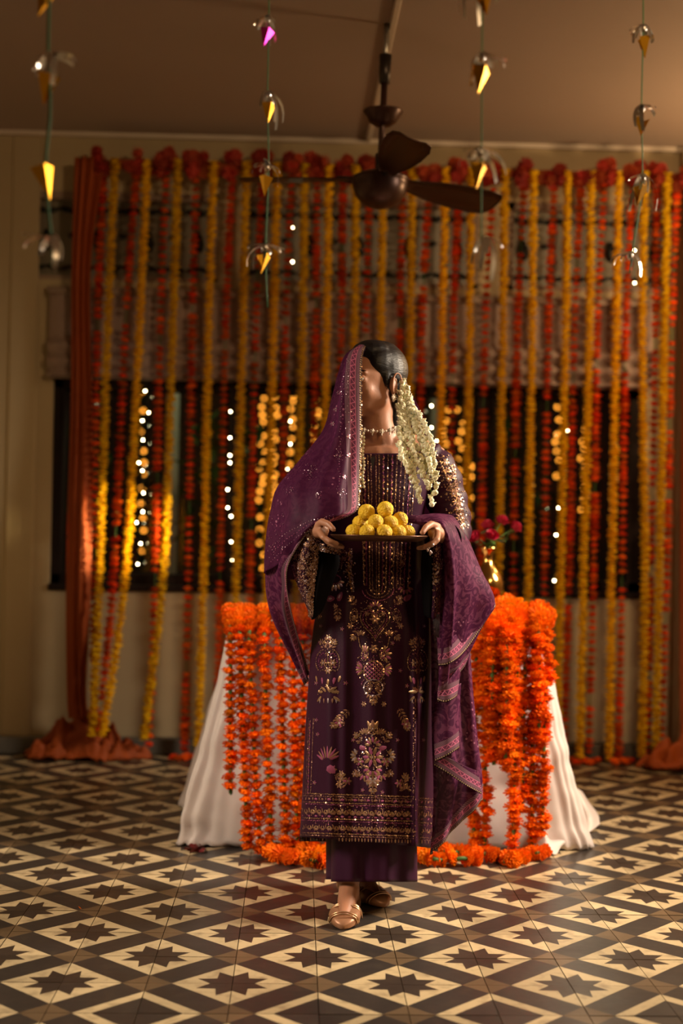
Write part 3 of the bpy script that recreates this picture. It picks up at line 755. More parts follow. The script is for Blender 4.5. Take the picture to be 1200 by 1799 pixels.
for x in (-3.1, 4.2): MB().box((x, 13.16, -.1), (x+.08, 13.24, 3.16)).build('post', mat['wood'], pg, False)
OS = [(250, 687, 1000, 30, 3, 'dim amber lights outside behind the second yellow strand'), (405, 730, 1000, 22, 3, 'dim amber lights outside behind the fifth red strand'),
      (459, 700, 1010, 17, 5, 'amber light string outside, outer one left of the veil'), (482, 686, 920, 15, 5, 'amber light string outside, brightest one left of the veil'),
      (512, 694, 830, 18, 4, 'short amber light string outside close to the veil'), (556, 705, 800, 14, 5, 'amber light string outside right against the veil edge'),
      (783, 720, 820, 18, 5, 'amber light string outside just right of the jasmine'), (808, 720, 850, 17, 6, 'amber light string outside right of the shoulder'),
      (838, 688, 760, 20, 5, 'short amber light string outside behind the thirteenth red strand'), (832, 820, 940, 27, 4, 'three amber lights outside low beside the sleeve'),
      (980, 715, 850, 21, 6, 'amber light string outside behind the right strands, left one'), (1028, 700, 900, 17, 8, 'amber light string outside behind the right strands, right one')]
for x, y0, y1, st, jit, lab in OS:
    pts = []; y = y0
    while y < y1: pts.append((x+R2.uniform(-jit, jit), y)); y += st*R2.uniform(.55, 1.35)
    fairy(pts, 13.2, BO, lab, .004, 3.16)

# ================================================================ ceiling fan
HK = PZ(680, 42, CEIL); fc = np.array([HK[0], HK[1], 0.0]); zb = P(668, 318, HK[1])[2]
fx = P(668, 318, HK[1])[0]
fan = empty('ceiling_fan', (fx, HK[1], zb), 'dark brown three-blade ceiling fan with round motor on a long rod', 'fan')
hub = np.array([fx, HK[1], zb]); topp = np.array([HK[0], HK[1], CEIL])
def zof(y): return P(668, y, HK[1])[2]
MB().tube([topp, topp+(hub-topp)*.28], .011, 8).build('hook_shackle', mat['zinc'], fan)
MB().tube([topp+(hub-topp)*.2, topp+(hub-topp)*.38], [.024, .020], 10).build('bracket', mat['fan_dark'], fan)
MB().tube([topp+(hub-topp)*.3, hub+(0, 0, .04)], .0125, 12).build('down_rod', mat['fan'], fan)
cc = np.array([fx+.006, HK[1], zof(205)])
MB().lathe([(.014, -.038), (.030, -.034), (.050, -.020), (.060, 0), (.073, .016), (.074, .020), (.066, .020), (.014, .022)], cc, 28).build('canopy', mat['fan'], fan)
MB().tube([hub+(0, 0, .03), hub+(0, 0, .10)], .020, 12).build('neck', mat['fan_dark'], fan)
MB().lathe([(.004, -.103), (.04, -.097), (.072, -.080), (.093, -.052), (.103, -.018), (.103, .0), (.108, .004), (.104, .012), (.085, .022), (.05, .034), (.02, .04)], hub, 36).build('motor', mat['fan'], fan)
for k, az in enumerate((-82, 31, 160)):
    a = math.radians(az); d = np.array([math.cos(a), math.sin(a), 0]); s = np.array([-math.sin(a), math.cos(a), 0])
    tilt = {-82: .0, 31: -.015, 160: .03}[az]
    mb = MB(); rows_ = []
    prof = [(.09, .030), (.15, .036), (.24, .058), (.36, .072), (.47, .076), (.53, .066), (.545, .045)]
    top_ = []
    for r, wd in prof:
        for q in (-1, -.5, 0, .5, 1):
            pt = hub+d*r+s*wd*q+np.array([0, 0, .004+tilt*(r/.5)-(.34 if az != 160 else .12)*wd*q-.006*(1-q*q)])
            top_.append(pt)
    n5 = len(prof)
    V = top_+[p+(0, 0, .004) for p in top_]
    F = [(i*5+j, i*5+j+1, (i+1)*5+j+1, (i+1)*5+j) for i in range(n5-1) for j in range(4)]
    F += [tuple(35+q for q in f[::-1]) for f in F]
    edge = [0, 1, 2, 3, 4]+[i*5+4 for i in range(1, n5)]+[(n5-1)*5+q for q in (3, 2, 1, 0)]+[i*5 for i in range(n5-2, 0, -1)]
    F += [(edge[i], edge[(i+1) % len(edge)], 35+edge[(i+1) % len(edge)], 35+edge[i]) for i in range(len(edge))]
    bl_ = obj('blade', mesh('blade', V, F, mat['fan']), fan)
    MB().tube([hub+d*.08+(0, 0, .006), hub+d*.17+(0, 0, .012+tilt*.3)], [.016, .010], 8).build('blade_iron', mat['fan_dark'], bl_)

# ================================================================ foil ornaments on green threads
def tassel(seed):
    r = random.Random(seed); mb = MB(); n = 9
    for k in range(n):
        a = r.uniform(0, 2*PI); L = r.uniform(.014, .040); w_ = r.uniform(.003, .0065); dr = r.uniform(-.25, 1.7)
        ca, sa = math.cos(a), math.sin(a); pv = []
        for i in range(6):
            t = i/5; rad = L*math.sin(t*1.7)*.95; z = .012*(1-t)-L*dr*t*t*.9
            tw = w_*(1-.5*t)
            pv.append((rad*ca-tw*sa, rad*sa+tw*ca, z)); pv.append((rad*ca+tw*sa, rad*sa-tw*ca, z+.002*t))
        mb.add(pv, [(2*i, 2*i+1, 2*i+3, 2*i+2) for i in range(5)])
    mb.ell((0, 0, .006), (.006, .006, .008), nu=8, nv=6)
    return mb.me('foil_tassel', mat['foil'])
def cone(m, seed):
    r = random.Random(seed); mb = MB(); n = 4; off = r.uniform(0, 6); R_ = .017; H = .046
    v = [(0, 0, -H)]
    for k in range(n): v.append((R_*math.cos(off+2*PI*k/n), R_*math.sin(off+2*PI*k/n), R2.uniform(-.004, .004)))
    mb.add(v, [(0, 1+k, 1+(k+1) % n) for k in range(n-1)])
    mb.add([v[4], (v[4][0]*.3, v[4][1]*.3+.004, .002), (0, .002, -H*.6)], [(0, 1, 2)])
    return mb.me('foil_cone', m, False)
TS = [tassel(s) for s in (1, 2, 3)]; CG = [cone(mat['goldfoil'], s) for s in (1, 2, 3)]; CP = cone(mat['pinkfoil'], 5)
STR = [([(88, -30), (86, 20), (85, 100), (88, 200), (80, 300), (92, 440), (92, 470)], 2.45, [(86, -40, 1, 0), (86, 112, 1, 0), (76, 280, 0, 0), (92, 432, 1, 9)], 'blurred near string of foil ornaments hanging at far left', 1.25),
       ([(473, -30), (472, 50), (470, 180), (472, 300), (467, 440), (470, 540)], 2.95, [(470, 40, 1, 1), (471, 172, 1, 0), (469, 300, 1, 0), (466, 440, 1, 0)], 'foil ornament string with one magenta cone left of the fan', .95),
       ([(848, -30), (847, 80), (846, 250), (846, 420), (850, 455)], 2.65, [(847, -30, 1, 0), (845, 108, 1, 0), (844, 275, 1, 0), (852, 432, 1, 9)], 'foil ornament string hanging in front of the right fan blade', 1.15),
       ([(1130, -30), (1130, 60), (1127, 190), (1128, 320), (1112, 440), (1106, 480)], 2.95, [(1131, 55, 1, 0), (1128, 196, 1, 0), (1128, 318, 1, 0), (1106, 455, 1, 9)], 'foil ornament string hanging at far right', 1.0)]
for k, (tp, Yd, items, lab, sc) in enumerate(STR):
    pts = [P(x, y, Yd) for x, y in tp]; top = pts[0].copy(); top[2] = CEIL
    e = empty('foil_ornament_string', top, lab, 'hanging ornament', 'foil ornament strings under the ceiling')
    MB().tube([top]+dens(pts, 24), .0016 if k != 0 else .003, 6).build('thread', mat['thread'], e)
    for q, (x, y, tas, cn) in enumerate(items):
        c = P(x, y, Yd)
        if tas: obj('silver_tassel', TS[(q+k) % 3], e, c, (R2.uniform(-.2, .2), R2.uniform(-.2, .2), R2.uniform(0, 6)), sc*1.25)
        if cn != 9:
            o = obj('gold_cone' if cn == 0 else 'magenta_cone', CG[(q+2*k) % 3] if cn == 0 else CP, e, c+np.array([.004*R2.uniform(-1, 1), 0, -.014*sc]),
                (R2.uniform(-.25, .25), R2.uniform(-.35, .2), R2.uniform(0, 6)), sc)

# ================================================================ table, cloth, garlands
TH = .755; TXL, TXR, TYF, TYB = P(404, 1100, 4.62)[0], P(958, 1100, 4.62)[0], 4.62, 5.18
tb = empty('table', ((TXL+TXR)/2, (TYF+TYB)/2, 0), 'plain wooden table hidden beneath the white satin cloth', 'table')
bevel(MB().box((TXL+.01, TYF+.01, TH-.035), (TXR-.01, TYB-.01, TH-.004)).build('table_top', mat['tablewood'], tb, False), .005)
for sx in (TXL+.05, TXR-.09):
    for sy in (TYF+.05, TYB-.09): MB().box((sx, sy, 0), (sx+.04, sy+.04, TH-.03)).build('leg', mat['tablewood'], tb, False)
# cloth: rounded rectangle loop, flaring and folding towards the floor
cx, cyy = (TXL+TXR)/2, (TYF+TYB)/2; hx, hy = (TXR-TXL)/2+.006, (TYB-TYF)/2+.006
NL = 420; loop = []
for k in range(NL):
    a = 2*PI*k/NL; c, s = math.cos(a), math.sin(a); pw = .16
    loop.append((cx+hx*math.copysign(abs(c)**pw, c), cyy+hy*math.copysign(abs(s)**pw, s), a))
rows_ = []; NVV = 46
for i in range(NVV):
    v = i/(NVV-1); row = []
    for (x, y, a) in loop:
        c, s = math.cos(a), math.sin(a)
        nx, ny = (x-cx)/hx, (y-cyy)/hy
        ln = math.hypot(nx, ny); ox, oy = nx/ln, ny/ln
        corner = (abs(nx)*abs(ny))**1.5
        side_l = max(0, -nx)**3; side_r = max(0, nx)**3
        flare = (.035+.19*corner*(1.1 if nx < 0 else .75)+.09*side_l+.13*side_r)*v**1.15
        if oy < -.3: flare *= .80
        fold = (.004+.008*corner)*v*(.65*math.sin(a*11+1.5*math.sin(a*3))+.35*math.sin(a*25+1.2*math.sin(a*7)))
        wr = v*(.022*corner+.008)*(noise.noise((x*5, y*5+a*2, v*5.5))+.45*noise.noise((x*13, y*13, v*13)))
        px_, py_ = x+(flare+fold+wr)*ox, y+(flare*(.30 if oy < 0 else 1)+fold+wr)*oy
        z = TH+.004-(TH)*v
        if v > .93: z = max(.004, z+.006*math.sin(a*31))
        row.append((px_, py_, max(z, .004)))
    rows_.append(row)
V = [q for r in rows_ for q in r]; F = [(i*NL+j, i*NL+(j+1) % NL, (i+1)*NL+(j+1) % NL, (i+1)*NL+j) for i in range(NVV-1) for j in range(NL)]
ci = len(V); V.append((cx, cyy, TH+.005)); F += [(j, ci, (j+1) % NL) for j in range(NL)]
tc_ = empty('table_cloth', (cx, cyy, 0), 'pale pinkish white satin cloth draped over the table to the floor', 'tablecloth')
o = obj('draped_cloth', mesh('draped_cloth', V, F, mat['satin']), tc_); s_ = o.modifiers.new('thickness', 'SOLIDIFY'); s_.thickness = .002
# tails of cloth on the floor, right
def tail(name, rows, disp):
    G = grid_pts(rows, 30, 26); G[..., 2] = np.maximum(G[..., 2], .004); o = cloth(name, G, mat['satin'], tc_, disp=None, thick=.002); return o
tail('cloth_corner', [[(1000, 1385, 5.0), (1012, 1385, 4.98), (1022, 1390, 5.02)], [(1000, 1420, 4.98), (1025, 1412, 4.92), (1035, 1410, 5.02)], [(1008, 1452, 4.96), (1036, 1440, 4.9), (1050, 1430, 5.0)], [(1010, 1462, 4.9), (1034, 1462, 4.84), (1054, 1448, 4.94)]], None)
tail('cloth_knot', [[(938, 1448, 4.68), (945, 1432, 4.66), (955, 1440, 4.64), (968, 1446, 4.66)], [(934, 1468, 4.62), (950, 1445, 4.56), (964, 1470, 4.6), (992, 1462, 4.66)], [(936, 1484, 4.58), (955, 1470, 4.54), (968, 1482, 4.53), (1002, 1470, 4.6)], [(944, 1490, 4.55), (958, 1492, 4.5), (976, 1502, 4.5), (985, 1486, 4.55)]], None)

def hang(pts, lab, grp, sp=.0235, R=1.05, jitter=.006, bunch=0):
    path = np.array(dens([np.asarray(p, float) for p in pts], 60)); bot = path[-1]
    e = empty('orange_marigold_garland', bot, lab, 'garland', grp)
    MB().tube(path[::2], .0065, 6).build('string', mat['green'], e)
    L = np.r_[0, np.cumsum(np.linalg.norm(np.diff(path, axis=0), axis=1))]; s = .008
    while s < L[-1]:
        c = np.array([np.interp(s, L, path[:, q]) for q in range(3)]); t = np.array([np.interp(min(s+.01, L[-1]), L, path[:, q]) for q in range(3)])-c
        qt = V3(t).to_track_quat('-Z', 'Y') if np.linalg.norm(t) > 1e-5 else Vector((0, 0, -1)).to_track_quat('-Z', 'Y')
        eu = (qt @ Euler((R2.uniform(-.25, .25), R2.uniform(-.25, .25), R2.uniform(0, 6))).to_quaternion()).to_euler()
        c = c+np.array([R2.uniform(-jitter, jitter), R2.uniform(-jitter, jitter), 0]); c[2] = max(c[2], .014)
        big = R2.random() < bunch
        obj('flower', FO[R2.choice((0, 0, 1, 1, 2))], e, c, eu, R*R2.uniform(.85, 1.1)*(1.2 if big else 1))
        s += sp*R2.uniform(.85, 1.2)
    return e
GF = 'marigold garlands laid over the table'
LC = [(404, 4.0), (421, 3), (438, 2), (464, 1), (492, 0), (514, -1), (531, -2), (553, 0), (580, 0)]
LL = ['leftmost orange marigold garland hanging at the table corner'] + ['orange marigold garland hanging left of the woman, %s from table corner' % q for q in ORD[1:7]] + \
     ['orange marigold garland mostly hidden behind the woman, left one', 'orange marigold garland mostly hidden behind the woman, second one']
ends = [1278, 1482, 1490, 1494, 1494, 1497, 1497, 1500, 1500]
ends[0] = 1395
FY = TYF-.05
def front(x, y, off=0):
    v = max(0, min(1, (y-1100)/400)); return P(x, y, FY-.03-.075*v-off)
for k, ((x, _), ye) in enumerate(zip(LC, ends)):
    xb = x+[2, 16, 20, 14, 12, 10, 6, 0, 0][k]
    back = P(x-2, 1086, 4.95); back[2] = TH+.022
    mid = P(x, 1092, 4.72); mid[2] = TH+.026
    pts = [back, mid, P(x, 1104, FY-.005), front(x+1, 1160), front(x+(xb-x)*.3, 1260), front(x+(xb-x)*.6, 1380), front(xb, ye)]
    if k >= 1:
        q = front(xb, ye); q[2] = .016; pts[-1] = q
    hang(pts, LL[k], GF, sp=.0255)
# left floor tails
for k, (xs, lab) in enumerate((([(478, 1494), (500, 1502), (520, 1506), (545, 1510), (565, 1516), (580, 1512)], 'end of orange marigold garland piled on floor left of trousers, front one'),
                               ([(505, 1488), (525, 1490), (545, 1495), (562, 1500), (578, 1498)], 'end of orange marigold garland piled on floor left of trousers, rear one'))):
    hang([PZ(x, y, .018+.012*(q % 2)) for q, (x, y) in enumerate(xs)], lab, 'marigold garland ends on the floor', sp=.021, R=1.1, jitter=.014)
RCx = [(836, 0), (852, .012), (868, .03), (882, .045), (896, .05), (908, .03), (922, .0), (938, .0), (960, .0)]
RE = [1496, 1500, 1345, 1340, 1352, 1500, 1430, 1490, 1470]
RL = ['orange marigold garland right of the veil, against the purple cloth', 'orange marigold garland right of the veil, second from the cloth', 'short doubled marigold garland in the thick right bunch, left one',
      'short doubled marigold garland in the thick right bunch, middle one', 'short doubled marigold garland in the thick right bunch, right one', 'long orange garland just right of the thick bunch',
      'orange garland beside the white gap at the right of table', 'long orange garland second from the right table corner', 'rightmost orange marigold garland at the table corner']
for k, ((x, off), ye) in enumerate(zip(RCx, RE)):
    xb = x+[-4, 0, 0, 2, 0, -6, -6, -4, -8][k]
    back = P(x, 1086, 4.95); back[2] = TH+.022; mid = P(x, 1092, 4.74); mid[2] = TH+.03+off*.9
    pts = [back, mid, P(x, 1100-off*150, FY-.005-off), front(x+1, 1160, off), front(x+(xb-x)*.4, 1250, off), front(x+(xb-x)*.7, 1330 if ye < 1400 else 1380, off), front(xb, ye, off)]
    if ye > 1480: q = front(xb, ye, off); q[2] = .016; pts[-1] = q
    hang(pts, RL[k], GF, R=1.08, jitter=.009, bunch=.3)
for k, (x, off, ye, lab) in enumerate(((888, .075, 1340, 'front marigold garland lying over the thick right bunch'), (862, .06, 1290, 'front marigold garland over the bunch beside the veil'), (945, .03, 1300, 'short marigold garland over the two right corner garlands'), (845, .04, 1180, 'short marigold garland end at the veil corner'))):
    mid = P(x, 1086, 4.78); mid[2] = TH+.055
    hang([mid, P(x, 1090, FY-off*.6), front(x+2, 1150, off), front(x+3, 1230, off), front(x, ye, off)], lab, GF, R=1.15, jitter=.012, bunch=.5)
for k, (xs, lab) in enumerate((([(735, 1500), (760, 1508), (785, 1512), (810, 1508), (832, 1510)], 'orange garland end on floor under the veil tip'),
                               ([(775, 1494), (800, 1497), (830, 1498), (850, 1500), (880, 1504), (905, 1510)], 'orange garland end on floor in front of table, middle one'),
                               ([(885, 1514), (905, 1508), (925, 1500), (945, 1498), (955, 1496)], 'orange garland end on floor near the white cloth knot'))):
    hang([PZ(x, y, .018+.012*(q % 2)) for q, (x, y) in enumerate(xs)], lab, 'marigold garland ends on the floor', sp=.022, R=1.1, jitter=.014)
# garland across the table top
for k, (xs, yy, lab) in enumerate((([(396, 1080), (420, 1078), (445, 1078), (470, 1079), (500, 1080), (530, 1080)], 4.78, 'orange marigold garland along the table top at left'),
                               ([(398, 1088), (425, 1088), (450, 1087), (480, 1088), (520, 1088)], 4.70, 'orange marigold garland along the front edge of table top'),
                               ([(820, 1080), (850, 1076), (880, 1074), (910, 1076), (940, 1082), (960, 1090)], 4.76, 'orange marigold garland heaped on the table top at right'))):
    pts = [P(x, y, yy) for x, y in xs]
    for q in pts: q[2] = TH+(.052 if k == 2 else .024)
    hang(pts, lab, GF, sp=.019, R=1.15 if k == 2 else .95, jitter=.02)

# fallen petals
PB = MB().add([(0, -.013, 0), (.012, 0, .004), (.004, .014, .008), (-.010, .010, .003), (-.012, -.004, .006)], [(0, 1, 2, 3, 4)]).me('petal', mat['petal_red'], False)
PO = MB().add([(0, -.010, 0), (.009, 0, .004), (.0, .012, .008), (-.009, .0, .003)], [(0, 1, 2, 3)]).me('petal_orange', mat['orange'], False)
for k, (x, y) in enumerate(((330, 1494), (337, 1489), (344, 1493), (351, 1490), (340, 1497), (355, 1495))):
    for q in range(2):
        o = obj('rose_petal', PB, None, PZ(x+q*3, y-q, .004), (R2.uniform(-.6, .6), R2.uniform(-.6, .6), R2.uniform(0, 6)), 1.1)
        props(o, 'dark red rose petal in the small heap left of the table cloth', 'petal', 'rose petals on the floor')
for k, (x, y, lab) in enumerate(((356, 1473, 'orange petal upright against the left cloth corner'), (385, 1482, 'orange petal on floor before the left cloth'), (140, 1596, 'small lone petal on tiles in left foreground'), (1006, 1482, 'tiny orange petal on floor beside the cloth knot'))):
    props(obj('marigold_petal', PO, None, PZ(x, y, .006), (R2.uniform(.3, .9), R2.uniform(-.6, .6), R2.uniform(0, 6)), 1.3 if k < 2 else .6), lab, 'petal')

# brass vase with roses
VX = P(857, 1010, 4.86); vc = np.array([VX[0], 4.86, TH+.006])
vs = empty('brass_vase', vc, 'polished brass vase with narrow flared neck on the table', 'vase')
k_ = .262
MB().lathe([(.036, 0), (.038, .006), (.026, .018), (.020, .032), (.028, .050), (.045, .078), (.0545, .110), (.056, .132), (.050, .155), (.036, .176), (.022, .196), (.0165, .215), (.0175, .232), (.026, .250), (.034, .258), (.030, .258), (.018, .245), (.012, .20)], vc, 36).build('vase_body', mat['brass'], vs)
rose_v = []
def rose_mesh(seed):
    r = random.Random(seed); mb = MB(); mb.ell((0, 0, .006), (.009, .009, .011), nu=8, nv=6)
    for rr, n, h, o_ in ((.010, 4, .016, .2), (.017, 5, .012, .5), (.023, 6, .006, .9)):
        off = r.uniform(0, 6)
        for k in range(n):
            a = off+2*PI*k/n; w_ = 2*rr*math.sin(PI/n)*1.5; ca, sa = math.cos(a), math.sin(a); v = []
            for i in range(3):
                for j in range(3):
                    t = i/2; tw = (j-1)*w_*.5*(.5+t*.6-.25*t*t); rad = rr*(.35+.65*t)-.004*(j-1)**2*t; z = -.006+(h+.012)*t-.004*(i == 2)*o_+.002*(j == 1)
                    v.append((rad*ca-tw*sa, rad*sa+tw*ca, z))
            mb.add(v, [(i*3+j, i*3+j+1, (i+1)*3+j+1, (i+1)*3+j) for i in range(2) for j in range(2)])
    return mb.me('rose', mat['rose'])
RM = rose_mesh(3); neck = vc+np.array([0, 0, .245])
for (x, y, dY, lab) in ((836, 945, -.03, 'crimson rose at the left of the vase, half over the sleeve'), (864, 943, -.05, 'crimson rose low in the middle of the vase bunch'), (857, 926, .02, 'crimson rose behind the low middle rose in vase'),
                        (881, 917, .0, 'highest crimson rose in the vase'), (904, 928, .01, 'rightmost crimson rose in the vase')):
    c = P(x, y, 4.86+dY); e = empty('rose', neck, lab, 'flower', 'roses in the brass vase')
    dirv = V3(c-neck); eu = dirv.to_track_quat('Z', 'Y').to_euler()
    obj('blossom', RM, e, c, eu, 1.15)
    mid = (neck+c)/2+np.array([0, 0, .012]); MB().tube(dens([neck-np.array([0, 0, .1]), neck, mid, c], 12), .0022, 6).build('stem', mat['leaf'], e)
    mb = MB()
    for q in range(5):
        p = neck+(c-neck)*R2.uniform(.35, .85); d = np.array([R2.gauss(.2, 1), R2.gauss(-.3, .7), R2.gauss(-.1, .5)]); d /= np.linalg.norm(d); s = np.cross(d, (0, .5, 1)); s /= np.linalg.norm(s)
        L = R2.uniform(.028, .045)
        mb.add([p, p+d*L*.35+s*L*.26, p+d*L*.75+s*L*.16+(0, 0, .003), p+d*L, p+d*L*.75-s*L*.16, p+d*L*.35-s*L*.26], [(0, 1, 2, 3), (0, 3, 4, 5)])
    mb.build('leaf', mat['leaf'], e)

# ================================================================ the woman
def remeshed(mb, name, voxel, it, m):
    o = mb.build('tmp', m); r = o.modifiers.new('r', 'REMESH'); r.mode = 'VOXEL'; r.voxel_size = voxel; r.use_smooth_shade = True
    s = o.modifiers.new('s', 'SMOOTH'); s.factor = .5; s.iterations = it
    dg = bpy.context.evaluated_depsgraph_get(); me = bpy.data.meshes.new_from_object(o.evaluated_get(dg)); me.name = name
    bpy.data.objects.remove(o); me.polygons.foreach_set('use_smooth', [True]*len(me.polygons)); return me
WB = PZ(625, 1600, 0)
wo = empty('person', WB, 'woman in plum embroidered kurta and veil, head turned aside, holding a tray', 'person')
HY = math.radians(48)
HF = np.array([-math.sin(HY), -math.cos(HY), 0]); HL = np.array([math.cos(HY), -math.sin(HY), 0]); HU = np.array([0, 0, 1.0])
HAX = [HF, HL, HU]; H = P(655, 672, 3.86)
def hd(f, l, u): return H+HF*f+HL*l+HU*u
B = MB()
def cap(pts, rad, n=12):
    pts = [np.asarray(p, float) for p in pts]
    B.tube(pts, rad, n)
    for p, r in zip(pts, rad): B.ell(p, r*.995, nu=n, nv=8)
# head
B.ell(hd(-.018, 0, .030), (.090, .071, .080), HAX, 24, 16)
B.ell(hd(.016, 0, .012), (.072, .062, .074), HAX, 24, 16)          # brow to temple
B.ell(hd(.022, 0, -.030), (.067, .0575, .074), HAX, 20, 14)
B.ell(hd(.066, 0, -.090), (.024, .023, .019), HAX)
B.ell(hd(.040, 0, -.076), (.040, .038, .028), HAX)
for s in (-1, 1):
    B.ell(hd(.012, s*.043, -.056), (.034, .0165, .030), HAX)
    B.ell(hd(.034, s*.034, -.076), (.034, .015, .016), HAX)
    B.ell(hd(.072, s*.026, .020), (.014, .026, .008), HAX)
    B.ell(hd(.058, s*.034, -.028), (.025, .022, .026), HAX)
    B.ell(hd(.0715, s*.031, .0), (.0125, .0155, .0105), HAX)
    B.ell(hd(.097, s*.011, -.031), .0085, nu=10, nv=8)
    # ear: bowl, rim, lobe
    e0 = (-.010, s*.073, -.012)
    B.ell(hd(e0[0]-.002, e0[1]-s*.002, e0[2]), (.017, .006, .028), HAX)
    rim = [hd(e0[0]+.0155*math.cos(a)-.005, e0[1]+s*(.007+.005*math.sin(a*.5)), e0[2]+.004+.031*math.sin(a)) for a in np.linspace(-.6, 4.1, 14)]
    for q, r in zip(rim, [.0035]*14): B.ell(q, .0042, nu=8, nv=6)
    B.tube(rim, .0038, 8)
    B.ell(hd(e0[0]+.004, e0[1]+s*.005, e0[2]-.031), (.008, .005, .010), HAX)
cap([hd(.088, 0, .018), hd(.100, 0, -.006), hd(.110, 0, -.026)], [.0075, .0085, .0105])
B.ell(hd(.088, 0, -.052), (.010, .021, .0065), HAX); B.ell(hd(.087, 0, -.063), (.010, .018, .007), HAX)
# neck, torso
NB = P(670, 785, 3.89)
cap([hd(-.020, .0, -.05), hd(-.014, .004, -.11), NB], [.050, .047, .054])
sh_l, sh_r = P(562, 806, 3.90), P(762, 806, 3.90)
cap([sh_l, P(610, 792, 3.90), NB, P(722, 792, 3.90), sh_r], [.042, .050, .054, .050, .042])
CH = P(662, 850, 3.90)
B.ell(CH, (.135, .090, .13), None, 20, 14); B.ell(P(662, 805, 3.885), (.115, .070, .05)); B.ell(P(660, 940, 3.90), (.105, .075, .14)); B.ell(P(655, 1030, 3.91), (.135, .095, .13))
for x in (628, 696): B.ell(P(x, 868, 3.825), (.048, .042, .048))
# legs and feet
toe1 = PZ(603, 1617, .022); ank1 = np.array([toe1[0]+.022, toe1[1]+.165, .085])
toe2 = PZ(672, 1579, .022); ank2 = np.array([toe2[0]-.075, toe2[1]+.125, .085])
for hip, kn, an, to in ((P(632, 1060, 3.92), P(634, 1300, 3.91), ank1, toe1), (P(690, 1060, 3.92), P(678, 1300, 3.95), ank2, toe2)):
    cap([hip, kn, kn+(an-kn)*.35, an+(0, 0, .03), an], [.080, .052, .050, .032, .030], 14)
    d = (to-an); d[2] = 0; d /= np.linalg.norm(d); hl = an-d*.035; hl[2] = .030
    cap([hl, an+(0, 0, -.035)], [.027, .030])
    cap([an+(0, 0, -.02), an+d*.07+(0, 0, -.042), np.array([to[0], to[1], .022])-d*.03], [.030, .027, .018])
    sdv = np.array([-d[1], d[0], 0]); B.ell(np.array([to[0], to[1], .020])-d*.05, (.045, .034, .016), [d, sdv, np.array([0, 0, 1.0])])
# arms and hands
el_l, wr_l = P(516, 958, 3.86), P(549, 934, 3.64)
el_r, wr_r = P(806, 960, 3.88), P(777, 942, 3.66)
cap([sh_l, el_l, el_l+(wr_l-el_l)*.45, wr_l], [.040, .034, .033, .023]); cap([sh_r, el_r, el_r+(wr_r-el_r)*.45, wr_r], [.040, .034, .033, .023])
def hand(wr, palm, th, fingers):
    cap([wr, palm[0]], [.022, .022]); B.ell((palm[0]+palm[1])/2, (.021, .028, .017)); cap([palm[0], palm[1]], [.022, .019])
    cap(th, [.0125, .0105, .0090, .0075][:len(th)], 10)
    for f in fingers: cap(f, [.0095, .0085, .0078, .0068], 10)
Q = lambda *a: [P(*q) for q in a]
hand(wr_l, Q((556, 932, 3.61), (566, 932, 3.575)), Q((558, 924, 3.585), (566, 917, 3.55), (577, 921, 3.525), (586, 930, 3.51)),
     [Q((562, 935, 3.555), (568, 944, 3.51), (580, 951, 3.50), (592, 955, 3.505)), Q((565, 936, 3.565), (572, 948, 3.53), (586, 956, 3.522), (600, 959, 3.53)),
      Q((566, 937, 3.585), (574, 950, 3.56), (588, 958, 3.55), (602, 961, 3.555)), Q((566, 938, 3.605), (575, 951, 3.59), (588, 958, 3.58), (598, 960, 3.58))])
hand(wr_r, Q((771, 938, 3.62), (763, 935, 3.58)), Q((768, 926, 3.59), (757, 921, 3.555), (748, 927, 3.525), (742, 936, 3.51)),
     [Q((769, 936, 3.555), (768, 949, 3.51), (758, 957, 3.50), (746, 960, 3.505)), Q((767, 938, 3.57), (764, 952, 3.53), (752, 960, 3.522), (739, 962, 3.53)),
      Q((765, 939, 3.59), (761, 953, 3.56), (748, 961, 3.55), (735, 963, 3.555)), Q((764, 940, 3.61), (759, 953, 3.59), (748, 961, 3.58), (738, 963, 3.58))])
bme = remeshed(B, 'body', .0036, 5, mat['skin'])
nv_ = len(bme.vertices); co = np.zeros(nv_*3); bme.vertices.foreach_get('co', co); co = co.reshape(-1, 3)
ed_ = np.zeros(len(bme.edges)*2, int); bme.edges.foreach_get('vertices', ed_); ed_ = ed_.reshape(-1, 2)
loc_ = np.stack([(co-H)@HF, (co-H)@HL, (co-H)@HU], 1); wgt = (np.abs(loc_).max(1) < .15).astype(float)*np.clip((.150-np.linalg.norm(loc_, axis=1))/.02, 0, 1)
for c_, r_ in (((.100, 0, -.012), .032), ((.09, 0, -.058), .026), ((-.01, .078, -.012), .034), ((-.01, -.078, -.012), .034), ((.078, .031, 0), .016), ((.078, -.031, 0), .016)):
    wgt *= np.clip((np.linalg.norm(loc_-np.array(c_), axis=1)-r_)/.012, 0, 1)
ii = np.where(wgt > 0)[0]; sel = (wgt[ed_[:, 0]] > 0) | (wgt[ed_[:, 1]] > 0); es = ed_[sel]
deg = np.bincount(es.ravel(), minlength=nv_).clip(1)
for _ in range(30):
    acc = np.stack([np.bincount(es[:, 0], co[es[:, 1], k], nv_)+np.bincount(es[:, 1], co[es[:, 0], k], nv_) for k in range(3)], 1)/deg[:, None]
    co[ii] += (acc[ii]-co[ii])*(.55*wgt[ii])[:, None]
bme.vertices.foreach_set('co', co.ravel()); bme.update(); body = obj('body', bme, wo)
